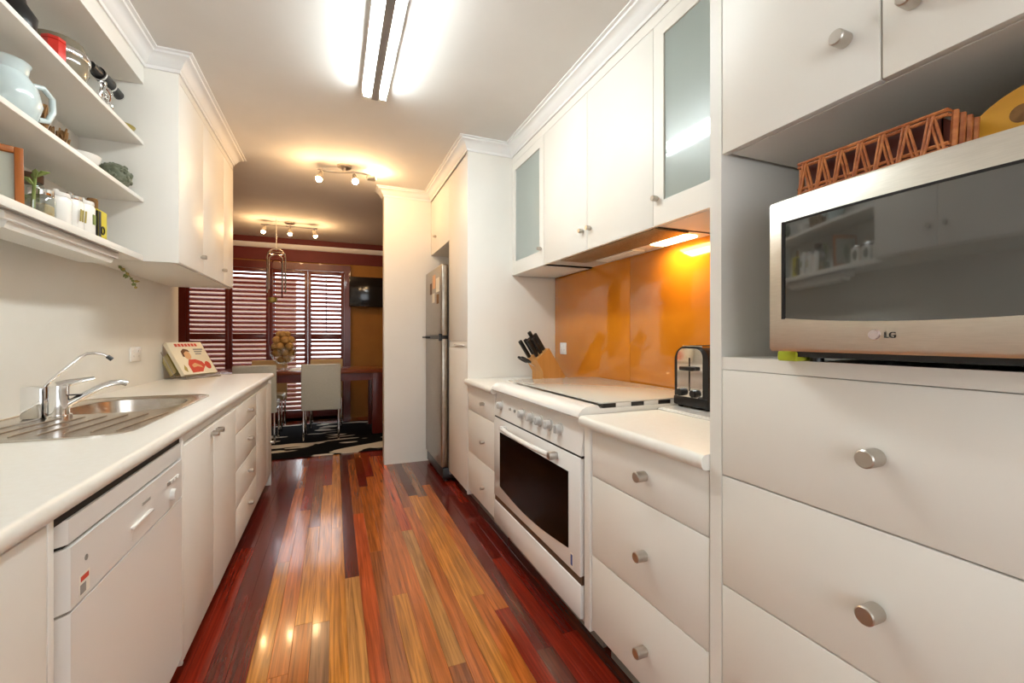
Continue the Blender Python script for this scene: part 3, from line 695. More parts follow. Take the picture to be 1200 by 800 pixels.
# mixer tap
t = thing('mixer_tap', 'chrome mixer tap with a square body, lever and low spout at the sink', 'tap', (-.935, 2.08, .905))
tx, ty = -.925, 2.08
obj('body', B().cyl((tx, ty, .9045), (tx, ty, .915), .036).cyl((tx, ty, .912), (tx, ty, 1.02), .029, .028, 24), 'chrome', t)
sp = [(tx + .015, ty, .945), (tx + .05, ty + .02, .972), (tx + .10, ty + .05, 1.008), (tx + .125, ty + .065, 1.018), (tx + .15, ty + .08, 1.019), (tx + .165, ty + .088, 1.012)]
obj('spout', B().tube(sp, [.013, .012, .011, .011, .011, .011], 14), 'chrome', t)
obj('lever', B().tube([(tx, ty, 1.015), (tx + .02, ty + .01, 1.028), (tx + .085, ty + .04, 1.042)], [.02, .013, .006], 12), 'chrome', t)
obj('indicator', B().box(tx + .026, tx + .060, ty - .004, ty + .02, .982, .986, .001), 'black', t)
t = thing('filter_tap', 'thin chrome gooseneck filter tap behind the mixer tap', 'tap', (-.985, 2.10, .905))
obj('post', B().box(-1.022, -.962, 2.06, 2.12, .9045, 1.018, .006), 'chrome', t)
gp = [(-.975, 2.095, 1.01), (-.95, 2.10, 1.045), (-.905, 2.11, 1.095), (-.880, 2.115, 1.122), (-.862, 2.118, 1.133), (-.838, 2.122, 1.135), (-.815, 2.127, 1.129), (-.802, 2.129, 1.119)]
obj('neck', B().tube(gp, .0052, 10), 'chrome', t); obj('nozzle', B().tube([(-.806, 2.129, 1.122), (-.792, 2.132, 1.109)], .0078, 10), 'black', t)

# cookbook on a wire stand
CM = Matrix.Translation((-.905, 3.75, .9024)) @ Matrix.Rotation(math.radians(60), 4, 'Z')
LE = Matrix.Rotation(math.radians(-33), 4, 'X')
t = thing('book_stand', 'wire book stand with coiled side holding cookbooks on the bench end', 'book stand', CM @ Vector((0, 0, 0)))
b = B(CM); b.tube([(-.13, -.03, .004), (.16, -.03, .004), (.16, .14, .004), (-.13, .14, .004)], .004, 6, True)
b.tube([(-.13, -.03, .004), (-.13, -.034, .024)], .003, 6).tube([(.16, -.03, .004), (.16, -.034, .024)], .003, 6).tube([(-.15, -.012, .023), (.17, -.012, .023)], .003, 6)
obj('base', b, 'nickel', t)
b = B(CM @ LE); b.tube([(.172, .024, .03), (.172, .024, .285)], .003, 6)
for k in range(9): b.tube([(.172 + .014 * math.cos(2 * PI * q / 10), .010 + .014 * math.sin(2 * PI * q / 10), .04 + k * .029) for q in range(10)], .0032, 6, True)
b.tube([(-.148, .024, .03), (-.148, .024, .285), (.172, .024, .285)], .003, 6)
obj('back_frame', b, 'nickel', t)
BM_ = CM @ Matrix.Translation((0, -.014, .030)) @ LE @ Matrix.Scale(1.08, 4, (1, 0, 0)) @ Matrix.Scale(1.34, 4, (0, 0, 1))
bk = thing('cookbook', 'cream cookbook with a red title and a cook on its cover on the wire stand', 'book', BM_ @ Vector((0, 0, 0)))
obj('pages', B(BM_).box(-.118, .138, .002, .020, .002, .196), 'pages', bk)
cv = obj('cover', B(BM_).box(-.12, .14, -.003, .001, 0, .20, .001).box(-.122, -.117, -.003, .024, 0, .20).box(-.12, .14, .021, .024, 0, .20), 'cover', bk)
b = B(BM_)
for k in range(7): b.box(-.075 + k * .025, -.057 + k * .025, -.0042, -.002, .172, .190)
obj('title', b, 'inkred', cv)
obj('portrait_head', B(BM_).prism([(-.022 + .026 * math.cos(2 * PI * k / 16), .120 + .030 * math.sin(2 * PI * k / 16)) for k in range(16)], 'y', -.0042, -.002), 'skin', cv)
obj('portrait_hair', B(BM_).prism([(-.058, .11), (-.055, .142), (-.03, .158), (.0, .152), (.008, .138), (-.02, .142), (-.042, .13), (-.046, .108)], 'y', -.0046, -.002), 'hair', cv)
obj('portrait_body', B(BM_).prism([(-.05, .01), (-.052, .06), (-.03, .09), (.02, .09), (.06, .075), (.075, .05), (.05, .03), (.03, .012)], 'y', -.0042, -.002), 'inkred', cv)
obj('portrait_arm', B(BM_).prism([(-.03, .055), (.0, .068), (.04, .05), (.045, .036), (.01, .046), (-.025, .04)], 'y', -.0048, -.002), 'skin', cv)
for k in range(3): obj('cover_text', B(BM_).box(.045, .12 - k * .015, -.0042, -.002, .148 - k * .014, .156 - k * .014), 'inkgrey', cv)
obj('cover_fruit', B(BM_).prism([(.095 + .022 * math.cos(2 * PI * k / 14), .05 + .024 * math.sin(2 * PI * k / 14)) for k in range(14)], 'y', -.0040, -.002), 'inkred', cv)
obj('cover_leaf', B(BM_).prism([(-.1, .03), (-.085, .06), (-.075, .04), (-.082, .015)], 'y', -.0040, -.002), 'gold', cv)
# second book standing behind
B2 = CM @ Matrix.Translation((0, .050, .042)) @ LE
bk = thing('cookbook', 'thick book with olive page edges leaning behind the cream cookbook', 'book', B2 @ Vector((0, 0, 0)))
obj('pages', B(B2).box(-.118, .10, .002, .056, .012, .158), 'pages', bk); obj('cover', B(B2).box(-.12, .102, -.002, .002, .010, .16).box(-.12, .102, .056, .060, .010, .16).box(.099, .103, -.002, .06, .010, .16), 'gold', bk)

# ------------------------------------------------------------------ left wall cabinet and open shelves
LZ0 = 1.565
t = thing('wall_cabinet', 'white wall cabinet with plain doors above the far end of the sink bench', 'cabinet', (-.92, 3.27, LZ0))
obj('carcass', B().box(XL + .001, XU - T - .001, YS, YE, LZ0, ZC - .002), 'white', t)
obj('side_panel', B().box(XL + .001, XU, YS - .001, YS + .016, LZ0, ZC - .001, .001), 'white', t)
for y0, y1, ky in ((YS + .016, 3.08, 3.03), (3.08, 3.60, 3.55), (3.60, YE - .002, None)):
    d = front('door', t, XU, 1, y0, y1, LZ0 + .004, 2.47)
    if ky: knob(d, XU, ky, 1.66, 1, True)
obj('fascia', B().box(XU - T, XU - .001, YS + .016, YE, 2.472, ZC - .002), 'white', t)
SY0 = 1.34
t = thing('open_shelves', 'white open wall shelves above the sink with kitchen ornaments', 'shelves', (-.98, 2.0, LZ0))
for z in (LZ0, 1.850, 2.128):
    obj('shelf', B().box(XL + .002, XS, SY0 + .001, YS - .002, z, z + (.028 if z == LZ0 else .018), .001), 'white', t)
obj('soffit', B().box(XL + .007, XS, SY0 + .001, YS - .002, 2.425, ZC - .002), 'white', t)
obj('back_panel', B().box(XL + .0015, XL + .006, SY0 + .001, YS - .002, LZ0 + .02, ZC - .002), 'carcass', t)
t = thing('wall_cabinet', 'white wall cabinet with two plain doors at the near end of the open shelves', 'cabinet', (-.92, .95, LZ0))
obj('carcass', B().box(XL + .001, XU - T - .001, .55, SY0, LZ0, ZC - .002), 'white', t)
for y0, y1, ky in ((.55, .945, .90), (.945, SY0, .99)):
    d = front('door', t, XU, 1, y0, y1, LZ0 + .004, 2.47); knob(d, XU, ky, 1.66, 1, True)
obj('fascia', B().box(XU - T, XU - .001, .55, SY0, 2.472, ZC - .002), 'white', t)
# slim light under the open shelf
t = thing('under_shelf_light', 'slim white strip light fixed below the open shelves', 'lamp', (-.95, 2.2, 1.52))
obj('housing', B().box(-1.04, -.884, 1.72, 2.44, 1.540, 1.565, .003), 'whiteceramic', t)
obj('diffuser', B().prism([(-1.03, 1.541), (-.892, 1.541), (-.902, 1.518), (-1.01, 1.516)], 'y', 1.75, 2.42), 'diffuser', t)
obj('cable', B().tube([(-.88, 1.60, 1.556), (-.872, 1.72, 1.5615), (-.872, 2.40, 1.5615)], .003, 6), 'inkgrey', t)

# ornaments on the shelves: shelf tops
S1, S2, S3 = LZ0 + .0284, 1.8684, 2.1464
o = tag(obj('dark_vase', B().lathe([(.035, 0), (.05, .03), (.055, .09), (.03, .13), (.026, .15)], (-.955, 1.90, S3), 20), 'black'), 'black vase on the top open shelf', 'vase')
t = thing('red_tin', 'bright red tin with a pale rim on the top open shelf', 'tin', (-.93, 2.085, S3))
obj('body', B().lathe([(.031, 0), (.033, .004), (.033, .098), (.030, .104)], (-.93, 2.06, S3), 8), 'red', t); obj('lid', B().lathe([(.032, .102), (.034, .104), (.033, .114), (.0, .116)], (-.93, 2.06, S3), 8), 'red', t)
t = thing('glass_lamp', 'round smoked glass bowl with a metal band on the top open shelf', 'bowl', (-.96, 2.27, S3))
obj('bowl', B().lathe([(.03, 0), (.07, .03), (.088, .085), (.090, .135), (.072, .185), (.0, .205)], (-.985, 2.21, S3), 26), 'smoke', t)
obj('band', B().lathe([(.091, .12), (.093, .124), (.093, .142), (.090, .146), (.087, .133)], (-.985, 2.21, S3), 26), 'chrome', t)
t = thing('spyglass', 'black and silver tubular spyglass on a wire stand on the top shelf', 'spyglass', (-.94, 2.45, S3))
sz = S3 + .185
obj('barrel', B().tube([(-.94, 2.40, sz), (-.94, 2.50, sz), (-.94, 2.505, sz), (-.94, 2.60, sz + .002)], [.026, .026, .020, .020], 16), 'black', t)
obj('eyepiece', B().tube([(-.94, 2.34, sz - .002), (-.94, 2.40, sz)], [.016, .021], 16), 'black', t)
for y in (2.405, 2.498, 2.59): obj('ring', B().tube([(-.94, y, sz), (-.94, y + .010, sz)], .0275 if y < 2.55 else .0215, 16), 'chrome', t)
for dx, dy in ((.04, -.05), (.03, .05), (-.05, 0)): obj('leg', B().tube([(-.94 + dx, 2.44 + dy, S3 + .004), (-.94 + dx * .2, 2.44 + dy * .2, S3 + .12), (-.94, 2.44, sz - .02)], .004, 8), 'chrome', t)
bb = B()
for q in range(3): bb.tube([(-.92 + .010 * math.sin(3 * a + q), 2.42 + .035 * math.cos(a + q), S3 + .10 + .045 * math.sin(a)) for a in [2 * PI * k / 24 for k in range(24)]], .0035, 6, True)
obj('wire_coil', bb, 'chrome', t)
t = thing('gold_dish', 'small olive gold leaf dish at the far end of the top open shelf', 'dish', (-.93, 2.55, S3))
obj('dish', B().lathe([(.03, 0), (.034, .005), (.058, .028), (.062, .034), (.052, .028), (.0, .012)], (-.93, 2.562, S3), 22), 'gold', t)
# middle shelf
t = thing('jug', 'pale blue ceramic jug with a loop handle on the middle open shelf', 'jug', (-.95, 1.87, S2))
obj('body', B().lathe([(.05, 0), (.072, .02), (.085, .07), (.075, .12), (.052, .155), (.056, .185), (.060, .19), (.052, .186), (.045, .16), (.0, .02)], (-.955, 1.855, S2), 30), 'lblue', t)
obj('handle', B().tube([(-.925, 1.915, S2 + .150), (-.91, 1.955, S2 + .165), (-.90, 1.985, S2 + .145), (-.90, 1.99, S2 + .10), (-.905, 1.97, S2 + .06), (-.915, 1.935, S2 + .05)], .009, 10), 'lblue', t)
obj('spout', B().tube([(-.97, 1.835, S2 + .15), (-.985, 1.805, S2 + .185)], [.03, .012], 12), 'lblue', t)
for q, (yy, lab) in enumerate(((2.025, 'thick standing bundle of dried brown twigs beside the blue jug'), (2.125, 'loose leaning bundle of dried brown twigs beside the white bowl'))):
    t = thing('twig_bundle', lab, 'twigs', (-.94, yy, S2)); rnd = random.Random(q); bb = B()
    for k in range(90):
        a = rnd.uniform(0, 2 * PI); r = rnd.uniform(0, .046); h_ = rnd.uniform(.04, .15 if q == 0 else .10)
        p0 = Vector((-.965 + r * .6 * math.cos(a), yy + r * math.sin(a), S2 + .004)); p1 = p0 + Vector((rnd.uniform(-.02, .02), rnd.uniform(-.02, .03), h_))
        bb.tube([p0, (p0 + p1) / 2 + Vector((rnd.uniform(-.008, .008), rnd.uniform(-.008, .008), 0)), p1], [.0055, .006, .003], 5)
    obj('twigs', bb, 'brown', t)['kind'] = 'stuff'
    obj('tie', B().lathe([(.040, .02), (.042, .022), (.042, .032), (.04, .034)], (-.965, yy, S2), 16), 'brown', t)
t = thing('bowl', 'low white bowl on the middle open shelf', 'bowl', (-.945, 2.29, S2))
obj('bowl', B().lathe([(.03, 0), (.034, .004), (.062, .03), (.07, .052), (.066, .052), (.056, .03), (.0, .012)], (-.945, 2.255, S2), 26), 'whiteceramic', t)
t = thing('woven_ball', 'mottled grey-green round ornament at the end of the middle shelf', 'ornament', (-.93, 2.54, S2))
obj('sphere', B().ball((-.935, 2.545, S2 + .066), .06, 20), 'sage', t)
bb = B(); rnd = random.Random(3)
for k in range(60):
    z = rnd.uniform(-.9, 1); a = rnd.uniform(0, 2 * PI); q = math.sqrt(1 - z * z); bb.ball((-.935 + .058 * q * math.cos(a), 2.545 + .058 * q * math.sin(a), S2 + .066 + .058 * z), .008, 6)
obj('bumps', bb, 'sage', t)['kind'] = 'stuff'
# bottom shelf
t = thing('picture_frame', 'orange wooden picture frame leaning on the bottom open shelf', 'picture frame', (-.95, 1.85, S1))
FM = Matrix.Translation((-.985, 1.765, S1 + .0015)) @ Matrix.Rotation(math.radians(-58), 4, 'Z') @ Matrix.Rotation(math.radians(-7), 4, 'Y')
b = B(FM); b.box(-.010, .008, -.11, -.09, 0, .19, .002).box(-.010, .008, .09, .11, 0, .19, .002).box(-.010, .008, -.09, .09, 0, .02, .002).box(-.010, .008, -.09, .09, .17, .19, .002)
obj('frame', b, 'orangewood', t); obj('print', B(FM).box(-.006, -.002, -.09, .09, .02, .17), 'paper', t)
obj('print_figure', B(FM).prism([(-.01 + .022 * math.cos(2 * PI * k / 18), .09 + .045 * math.sin(2 * PI * k / 18)) for k in range(18)], 'x', -.003, -.001), 'sage', t)
obj('glass', B(FM).box(.001, .002, -.09, .09, .02, .17), 'clear', t)
for q, (yy, lab) in enumerate(((1.43, 'white square tin with a dark leaf mark at the near shelf end'), (1.53, 'white square tin with a dark leaf mark between two others'), (1.63, 'white square tin with a dark leaf mark beside the picture frame'))):
    t = thing('square_tin', lab, 'tin', (-.95, yy, S1))
    obj('body', B().box(-.99, -.915, yy - .037, yy + .037, S1, S1 + .085, .004), 'whiteceramic', t); obj('lid', B().box(-.991, -.914, yy - .038, yy + .038, S1 + .084, S1 + .098, .004), 'chrome', t)
    obj('leaf_mark', B().prism([(yy + .022 * math.cos(2 * PI * k / 12), S1 + .045 + .027 * math.sin(2 * PI * k / 12) * (1 + .2 * math.cos(6 * PI * k / 12))) for k in range(12)], 'x', -.916, -.914), 'sage', t)
t = thing('bamboo_sprig', 'little green bamboo sprig in a glass beside the picture frame', 'plant', (-.92, 1.985, S1))
b = B(); b.tube([(-.92, 1.925, S1 + .004), (-.92, 1.928, S1 + .08), (-.918, 1.93, S1 + .13)], .005, 8); obj('stem', b, 'green', t)
for a, h_ in ((.4, .13), (2.2, .12), (3.9, .10), (5.2, .125)):
    b = B(); dx, dy = math.cos(a) * .035, math.sin(a) * .035; p = Vector((-.918, 1.93, S1 + h_)); b.tube([p, p + Vector((dx * .5, dy * .5, .02)), p + Vector((dx, dy, .025))], [.002, .008, .001], 6); obj('leaf', b, 'green', t)
obj('glass', B().lathe([(.022, 0), (.026, .002), (.028, .05), (.026, .05), (.022, .004)], (-.92, 1.925, S1), 18), 'clear', t)
t = thing('glass_jar', 'tall glass storage jar with a dark lid behind the canisters', 'jar', (-1.02, 2.17, S1))
obj('jar', B().lathe([(.045, 0), (.048, .004), (.048, .14), (.036, .165), (.034, .17), (.045, .14), (.045, .006), (.0, .005)], (-1.032, 2.13, S1), 24), 'clear', t)
obj('contents', B().lathe([(.043, .006), (.043, .10), (.02, .115), (.0, .116)], (-1.032, 2.13, S1), 20), 'green', t); obj('lid', B().lathe([(.038, .165), (.04, .168), (.04, .195), (.0, .2)], (-1.032, 2.13, S1), 20), 'hair', t)
t = thing('glass_jar', 'small glass jar of pale shells beside the bamboo sprig', 'jar', (-.93, 1.99, S1))
obj('jar', B().lathe([(.034, 0), (.036, .003), (.036, .075), (.03, .085), (.032, .075), (.032, .005), (.0, .004)], (-.93, 1.99, S1), 20), 'clear', t)
obj('contents', B().lathe([(.031, .005), (.031, .05), (.02, .058), (.0, .06)], (-.93, 1.99, S1), 18), 'tanleather', t); obj('lid', B().lathe([(.032, .084), (.033, .086), (.033, .104), (.0, .106)], (-.93, 1.99, S1), 18), 'chrome', t)
labs = ('rounded white canister beside the jar of shells', 'tall white canister with thin gold stripes on the bottom shelf', 'white canister with a green mark next to the yellow bottle')
for q, (yy, h_) in enumerate(((2.075, .115), (2.16, .128), (2.245, .135))):
    t = thing('canister', labs[q], 'canister', (-.93, yy, S1))
    obj('body', B().lathe([(.038, 0), (.041, .004), (.041, h_ - .02), (.036, h_ - .008), (.0, h_ - .006)], (-.93, yy, S1), 26), 'whiteceramic', t)
    obj('lid', B().lathe([(.037, h_ - .008), (.038, h_ - .006), (.037, h_ + .006), (.01, h_ + .010), (.009, h_ + .02), (.0, h_ + .022)], (-.93, yy, S1), 24), 'whiteceramic' if q != 1 else 'chrome', t)
    if q == 1:
        for d in (-.01, .006, .02): obj('stripe', B().tube([(-.8905 + abs(d) * .2, yy + d - .012, S1 + .04), (-.8890 + abs(d) * .2, yy + d - .010, S1 + .085)], .003, 6), 'gold', t)
    if q == 2: obj('mark', B().box(-.8915, -.8875, yy - .012, yy + .008, S1 + .05, S1 + .09, .001), 'green', t)
t = thing('bottle', 'yellow and black labelled bottle with a brown cap beside the canisters', 'bottle', (-.94, 2.405, S1))
obj('body', B().box(-.965, -.905, 2.31, 2.395, S1, S1 + .135, .008), 'yellow', t); obj('label_band', B().box(-.9045, -.9035, 2.315, 2.335, S1 + .012, S1 + .125), 'black', t)
obj('label_band', B().box(-.966, -.904, 2.3085, 2.3095, S1 + .012, S1 + .125), 'black', t)
obj('mark', B().tube([(-.9035, 2.349 + .012 * math.cos(a), S1 + .05 + .016 * math.sin(a)) for a in [2 * PI * k / 14 for k in range(14)]], .003, 6, True), 'black', t)
obj('cap', B().lathe([(.018, .13), (.018, .17), (.016, .178), (.0, .18)], (-.935, 2.34, S1), 16), 'brown', t)
# trailing plant below the wall cabinet
t = thing('trailing_plant', 'sprig of small pale leaves hanging below the wall cabinet', 'plant', (-1.03, 2.95, LZ0))
st = [(-1.03, 2.84, LZ0 + .002), (-1.025, 2.88, LZ0 - .012), (-1.03, 2.95, LZ0 - .03), (-1.03, 3.0, LZ0 - .055), (-1.035, 3.06, LZ0 - .085)]
obj('stem', B().tube(st, .0025, 6), 'green', t)
rnd = random.Random(11)
for k in range(16):
    f_ = k / 15 * 3.99; i_ = int(f_); p = Vector(st[i_]).lerp(Vector(st[i_ + 1]), f_ - i_); d = Vector((rnd.uniform(-.02, .025), rnd.uniform(-.02, .025), rnd.uniform(-.022, .006)))
    obj('leaf', B().tube([p, p + d * .5, p + d], [.0015, .0085, .001], 6), 'green' if k % 3 else 'gold', t)

# ------------------------------------------------------------------ ceiling lights
t = thing('fluorescent_light', 'ceiling batten with two lit fluorescent tubes over the kitchen aisle', 'ceiling light', (.208, 1.95, ZC))
fy0_, fy1_ = 1.30, 2.56
obj('base', B().box(.140, .276, fy0_, fy1_, ZC - .022, ZC, .004), 'whiteceramic', t)
obj('batten', B().prism([(.183, ZC - .02), (.233, ZC - .02), (.227, ZC - .062), (.189, ZC - .062)], 'y', fy0_, fy1_), 'grey', t)
for x in (.163, .253):
    obj('tube', B().cyl((x, fy0_ + .02, ZC - .045), (x, fy1_ - .02, ZC - .045), .0165, None, 14), 'tube', t)
    for y0, y1 in ((fy0_ + .002, fy0_ + .022), (fy1_ - .022, fy1_ - .002)): obj('lamp_holder', B().box(x - .018, x + .018, y0, y1, ZC - .064, ZC - .02, .003), 'whiteceramic', t)
for x in (.142, .274): obj('edge_lip', B().box(x - .003, x + .003, fy0_, fy1_, ZC - .034, ZC - .018, .001), 'grey', t)

def spot_bar(label, x0, x1, y, heads, bulb, watts, slope=0):
    cx = (x0 + x1) / 2
    t = thing('spotlight_bar', label, 'ceiling light', (cx, y, ZC))
    obj('ceiling_plate', B().lathe([(.055, 0), (.055, -.014), (.045, -.02), (.0, -.021)], (cx, y, ZC), 24), 'nickel', t)
    obj('stem', B().cyl((cx, y, ZC - .018), (cx, y, ZC - .05), .009), 'nickel', t)
    n = 13; pts = [(x0 + (x1 - x0) * k / (n - 1), y + slope * math.sin(2 * PI * k / (n - 1)), ZC - .05) for k in range(n)]
    obj('bar', B().tube(pts, .0085, 10), 'nickel', t)
    for (hx, dx, dy, dz) in heads:
        a = Vector((hx, y + slope * math.sin(2 * PI * (hx - x0) / (x1 - x0)), ZC - .05)); d = Vector((dx, dy, dz)).normalized(); e = a + Vector((0, 0, -.03))
        obj('arm', B().cyl(a, e, .006), 'nickel', t)
        h = obj('shade', B().tube([e - d * .012, e + d * .0, e + d * .03, e + d * .06], [.012, .018, .024, .031], 20), 'nickel', t)
        obj('bulb', B().ball(tuple(e + d * .062), .0235, 14), bulb, h)
        l = bpy.data.lights.new('halogen', 'POINT'); l.energy = watts * (.13 if dz > 0 else .17); l.color = (1, .62, .30); l.shadow_soft_size = .03
        lo = bpy.data.objects.new('halogen_light', l); C.objects.link(lo); lo.parent = t; lo.location = e + d * .10 - Vector((cx, y, ZC)); lo.rotation_euler = d.to_track_quat('-Z', 'Y').to_euler()
    return t
spot_bar('three-head spotlight bar with lit halogens on the ceiling by the fridge', -.13, .28, 3.80, ((-.10, -.25, -.35, -.9), (.15, .1, -.45, -.85), (.255, .75, .5, .35)), 'bulb', SPOT, .03)
spot_bar('three-head spotlight bar with dim lamps above the dining table', -.81, -.20, 5.92, ((-.77, -.2, -.2, -.95), (-.50, 0, -.1, -1), (-.235, .25, 0, -.95)), 'dimbulb', SPOT * 1.1)

# ------------------------------------------------------------------ dining room: window, shutters, tv
win = struct('window_1', B().box(W0 - .09, W0, YB - .045, YB + .12, 0, WZ + .1).box(W1, W1 + .09, YB - .045, YB + .12, 0, WZ + .1).box(W0, W1, YB - .045, YB + .12, WZ, WZ + .1).box(W0, W1, YB + .0, YB + .12, 0, .06).box(-.85, -.78, YB + .05, YB + .11, .06, WZ), 'jarrah')
obj('pane', B().box(W0, -.85, YB + .08, YB + .084, .06, WZ), 'window', win); obj('pane', B().box(-.78, W1, YB + .08, YB + .084, .06, WZ), 'window', win)
def louver_mesh(wd):
    b = B(); n = 12; rings = []
    pr = [(.031 * math.cos(2 * PI * k / n), .0055 * math.sin(2 * PI * k / n)) for k in range(n)]; a = math.radians(46); ca, sa = math.cos(a), math.sin(a)
    pr = [(u * ca - v * sa, u * sa + v * ca) for u, v in pr]
    b.rings([[(-wd / 2, u, v) for u, v in pr], [(wd / 2, u, v) for u, v in pr]])
    me = bpy.data.meshes.new('louver'); bmesh.ops.recalc_face_normals(b.bm, faces=b.bm.faces); b.bm.to_mesh(me); b.bm.free(); me.polygons.foreach_set('use_smooth', [True] * len(me.polygons)); me.set_sharp_from_angle(angle=.9); me.materials.append(M['louver']); return me
pw = (W1 - W0) / 4; stl = .043; LM = louver_mesh(pw - 2 * stl + .004)
for q in range(4):
    a0, a1 = W0 + q * pw + .001, W0 + (q + 1) * pw - .001; ys, ye = YB - .035, YB - .005
    lab = ('red-brown louvred shutter nearest the sink side of the dining window', 'second red-brown louvred shutter from the sink side of the window', 'second red-brown louvred shutter from the wall television', 'red-brown louvred shutter beside the wall television')[q]
    t = thing('louvred_shutter', lab, 'shutter', ((a0 + a1) / 2, YB - .02, .06), 'shutters on the dining window')
    obj('stile', B().box(a0, a0 + stl, ys, ye, .065, WZ - .003, .002), 'jarrah', t); obj('stile', B().box(a1 - stl, a1, ys, ye, .065, WZ - .003, .002), 'jarrah', t)
    for z0, z1 in ((.065, .16), (1.165, 1.245), (WZ - .055, WZ - .003)): obj('rail', B().box(a0 + stl, a1 - stl, ys, ye, z0, z1, .002), 'jarrah', t)
    for lo_, hi_ in ((.16, 1.165), (1.245, WZ - .055)):
        n = round((hi_ - lo_) / .061); stp = (hi_ - lo_) / n
        for k in range(n): sub('louver', LM, ((a0 + a1) / 2, YB - .02, lo_ + stp * (k + .5)), t)
    obj('tilt_rod', B().box((a0 + a1) / 2 - .006, (a0 + a1) / 2 + .006, YB - .062, YB - .052, 1.27, WZ - .08, .002), 'jarrah', t) if q == 3 else None
t = thing('television', 'flat black television on a wall bracket right of the window', 'television', (.45, YB - .08, 1.64))
obj('screen', B().box(.20, .86, YB - .115, YB - .075, 1.645, 2.085, .006), 'tvblack', t)
obj('bracket', B().box(.45, .60, YB - .08, YB - .001, 1.8, 1.95), 'black', t)
# outside: a pale neighbouring wall
tag(obj('neighbour_wall', B().box(-4.4, -.75, YB + 3.2, YB + 3.4, -.1, 2.3).box(-4.4, -.75, YB + 3.15, YB + 3.45, 2.3, 2.38), 'render'), 'tan rendered garden wall outside the dining window', 'wall')

# rug, table, chairs
o = tag(obj('rug', B().box(-1.55, .80, 4.78, 6.55, 0.0005, .012, .004), 'rug'), 'black and cream patterned rug under the dining table', 'rug')
TZ = .80
t = thing('dining_table', 'red-brown timber dining table in front of the louvred shutters', 'table', (-.35, 6.0, .012))
tx0, tx1, ty0, ty1 = -1.25, .56, 5.58, 6.36
obj('table_top', B().box(tx0, tx1, ty0, ty1, TZ - .04, TZ, .004), 'tablewood', t)
obj('apron', B().box(tx0 + .06, tx1 - .06, ty0 + .04, ty0 + .065, TZ - .13, TZ - .04).box(tx0 + .06, tx1 - .06, ty1 - .065, ty1 - .04, TZ - .13, TZ - .04).box(tx0 + .06, tx0 + .085, ty0 + .06, ty1 - .06, TZ - .13, TZ - .04).box(tx1 - .085, tx1 - .06, ty0 + .06, ty1 - .06, TZ - .13, TZ - .04), 'jarrah', t)
for x in (tx0 + .01, tx1 - .13):
    for y in (ty0 + .01, ty1 - .13): obj('leg', B().box(x, x + .12, y, y + .12, .012, TZ - .04, .004), 'jarrah', t)
def chair(label, x, y, rz, m, group=None):
    t = thing('dining_chair', label, 'chair', (x, y, .012), group)
    R_ = Matrix.Translation((x, y, 0)) @ Matrix.Rotation(rz, 4, 'Z')        # back at -y, sits facing +y
    obj('seat', B(R_).box(-.20, .20, -.19, .22, .40, .465, .02, 3), m, t)
    b = B(R_ @ Matrix.Translation((0, -.205, .36)) @ Matrix.Rotation(math.radians(4), 4, 'X')); b.box(-.208, .208, -.025, .022, 0, .53, .014, 3); obj('backrest', b, m, t)
    for sx in (-1, 1):
        obj('leg', B(R_).tube([(sx * .185, -.21, .013), (sx * .185, -.205, .40)], .012, 10), 'chrome', t)
        obj('leg', B(R_).tube([(sx * .185, .20, .013), (sx * .185, .20, .41)], .012, 10), 'chrome', t)
        obj('side_rail', B(R_).tube([(sx * .185, -.205, .385), (sx * .185, .20, .385)], .010, 8), 'chrome', t)
    return t
chair('pale grey leather dining chair with chrome legs, its back facing the kitchen', -.14, 5.66, 0, 'leather', 'dining chairs on the kitchen side')
chair('pale grey leather dining chair with chrome legs beside the end of the bench', -.80, 5.66, 0, 'leather', 'dining chairs on the kitchen side')
chair('tan leather dining chair on the window side of the table by the television', -.10, 6.36, PI, 'tanleather')
chair('tan leather dining chair on the window side of the table behind the glass bowl', -.80, 6.36, PI, 'tanleather')
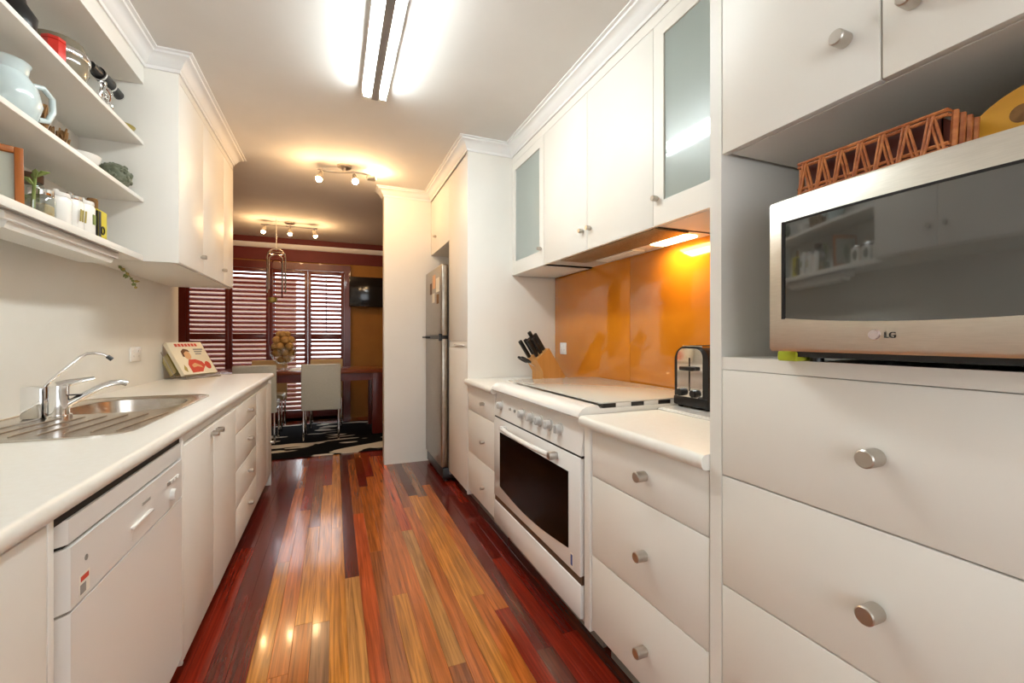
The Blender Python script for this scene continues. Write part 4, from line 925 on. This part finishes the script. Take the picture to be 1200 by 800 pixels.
# table things
t = thing('glass_bowl', 'footed glass bowl heaped with tan balls on the dining table', 'bowl', (-.58, 6.0, TZ))
gx, gy = -.58, 5.98
obj('bowl', B().lathe([(.075, .0003), (.075, .006), (.014, .018), (.014, .06), (.06, .072), (.112, .11), (.145, .19), (.152, .27), (.149, .27), (.141, .19), (.108, .115), (.055, .080), (.0, .078)], (gx, gy, TZ), 28), 'clear', t)
for z, r, c_, br in ((.1225, .047, 3, .0395), (.206, .082, 5, .046), (.284, .084, 5, .046), (.362, .084, 5, .046), (.430, .050, 3, .042), (.245, 0, 1, .034), (.33, 0, 1, .034)):
    for k in range(c_):
        a = 2 * PI * k / c_ + (.63 if z in (.284, .430) else 0); tag(obj('decor_ball', B().ball((gx + r * math.cos(a), gy + r * math.sin(a), TZ + z), br, 10), 'ball'), 'tan woven ball heaped in the footed glass bowl', 'ball', 'balls in the glass bowl')
tag(obj('place_mat', B().box(-.92, -.62, 5.62, 5.86, TZ, TZ + .004, .001), 'tanleather'), 'tan place mat on the table beside the glass bowl', 'place mat')
tag(obj('table_runner', B().box(-.50, -.10, 5.70, 6.20, TZ, TZ + .003, .001), 'paper'), 'white paper sheet lying on the dining table', 'paper')
# hanging wire ornament
t = thing('hanging_ornament', 'dark wire hanging candle holder on a pale cord above the table', 'ornament', (-.64, 5.80, ZC))
hx, hy = -.635, 5.80
obj('cord', B().cyl((hx, hy, ZC), (hx, hy, 2.22), .004, None, 8), 'paper', t)
def arch(y, w, zt, zb): return [(hx - w, y, zb), (hx - w, y, zt - w)] + [(hx - w * math.cos(PI * k / 8), y, zt - w + w * math.sin(PI * k / 8)) for k in range(9)] + [(hx + w, y, zb)]
obj('hoop', B().tube(arch(hy, .095, 2.235, 1.72), .008, 8), 'nickel', t); obj('hoop', B().tube(arch(hy + .05, .055, 2.12, 1.66), .008, 8), 'jarrah', t); obj('hoop', B().tube(arch(hy - .05, .07, 2.16, 1.75), .007, 8), 'nickel', t)
obj('ring', B().tube([(hx + .09 * math.cos(2 * PI * k / 20), hy + .09 * math.sin(2 * PI * k / 20), 2.18) for k in range(20)], .006, 6, True), 'nickel', t)
obj('holder', B().lathe([(.02, 0), (.045, .01), (.05, .06), (.046, .06), (.0, .015)], (hx - .04, hy, 1.60), 16), 'gold', t)
obj('holder_stem', B().cyl((hx - .04, hy, 1.655), (hx - .055, hy + .05, 1.67), .005), 'nickel', t)
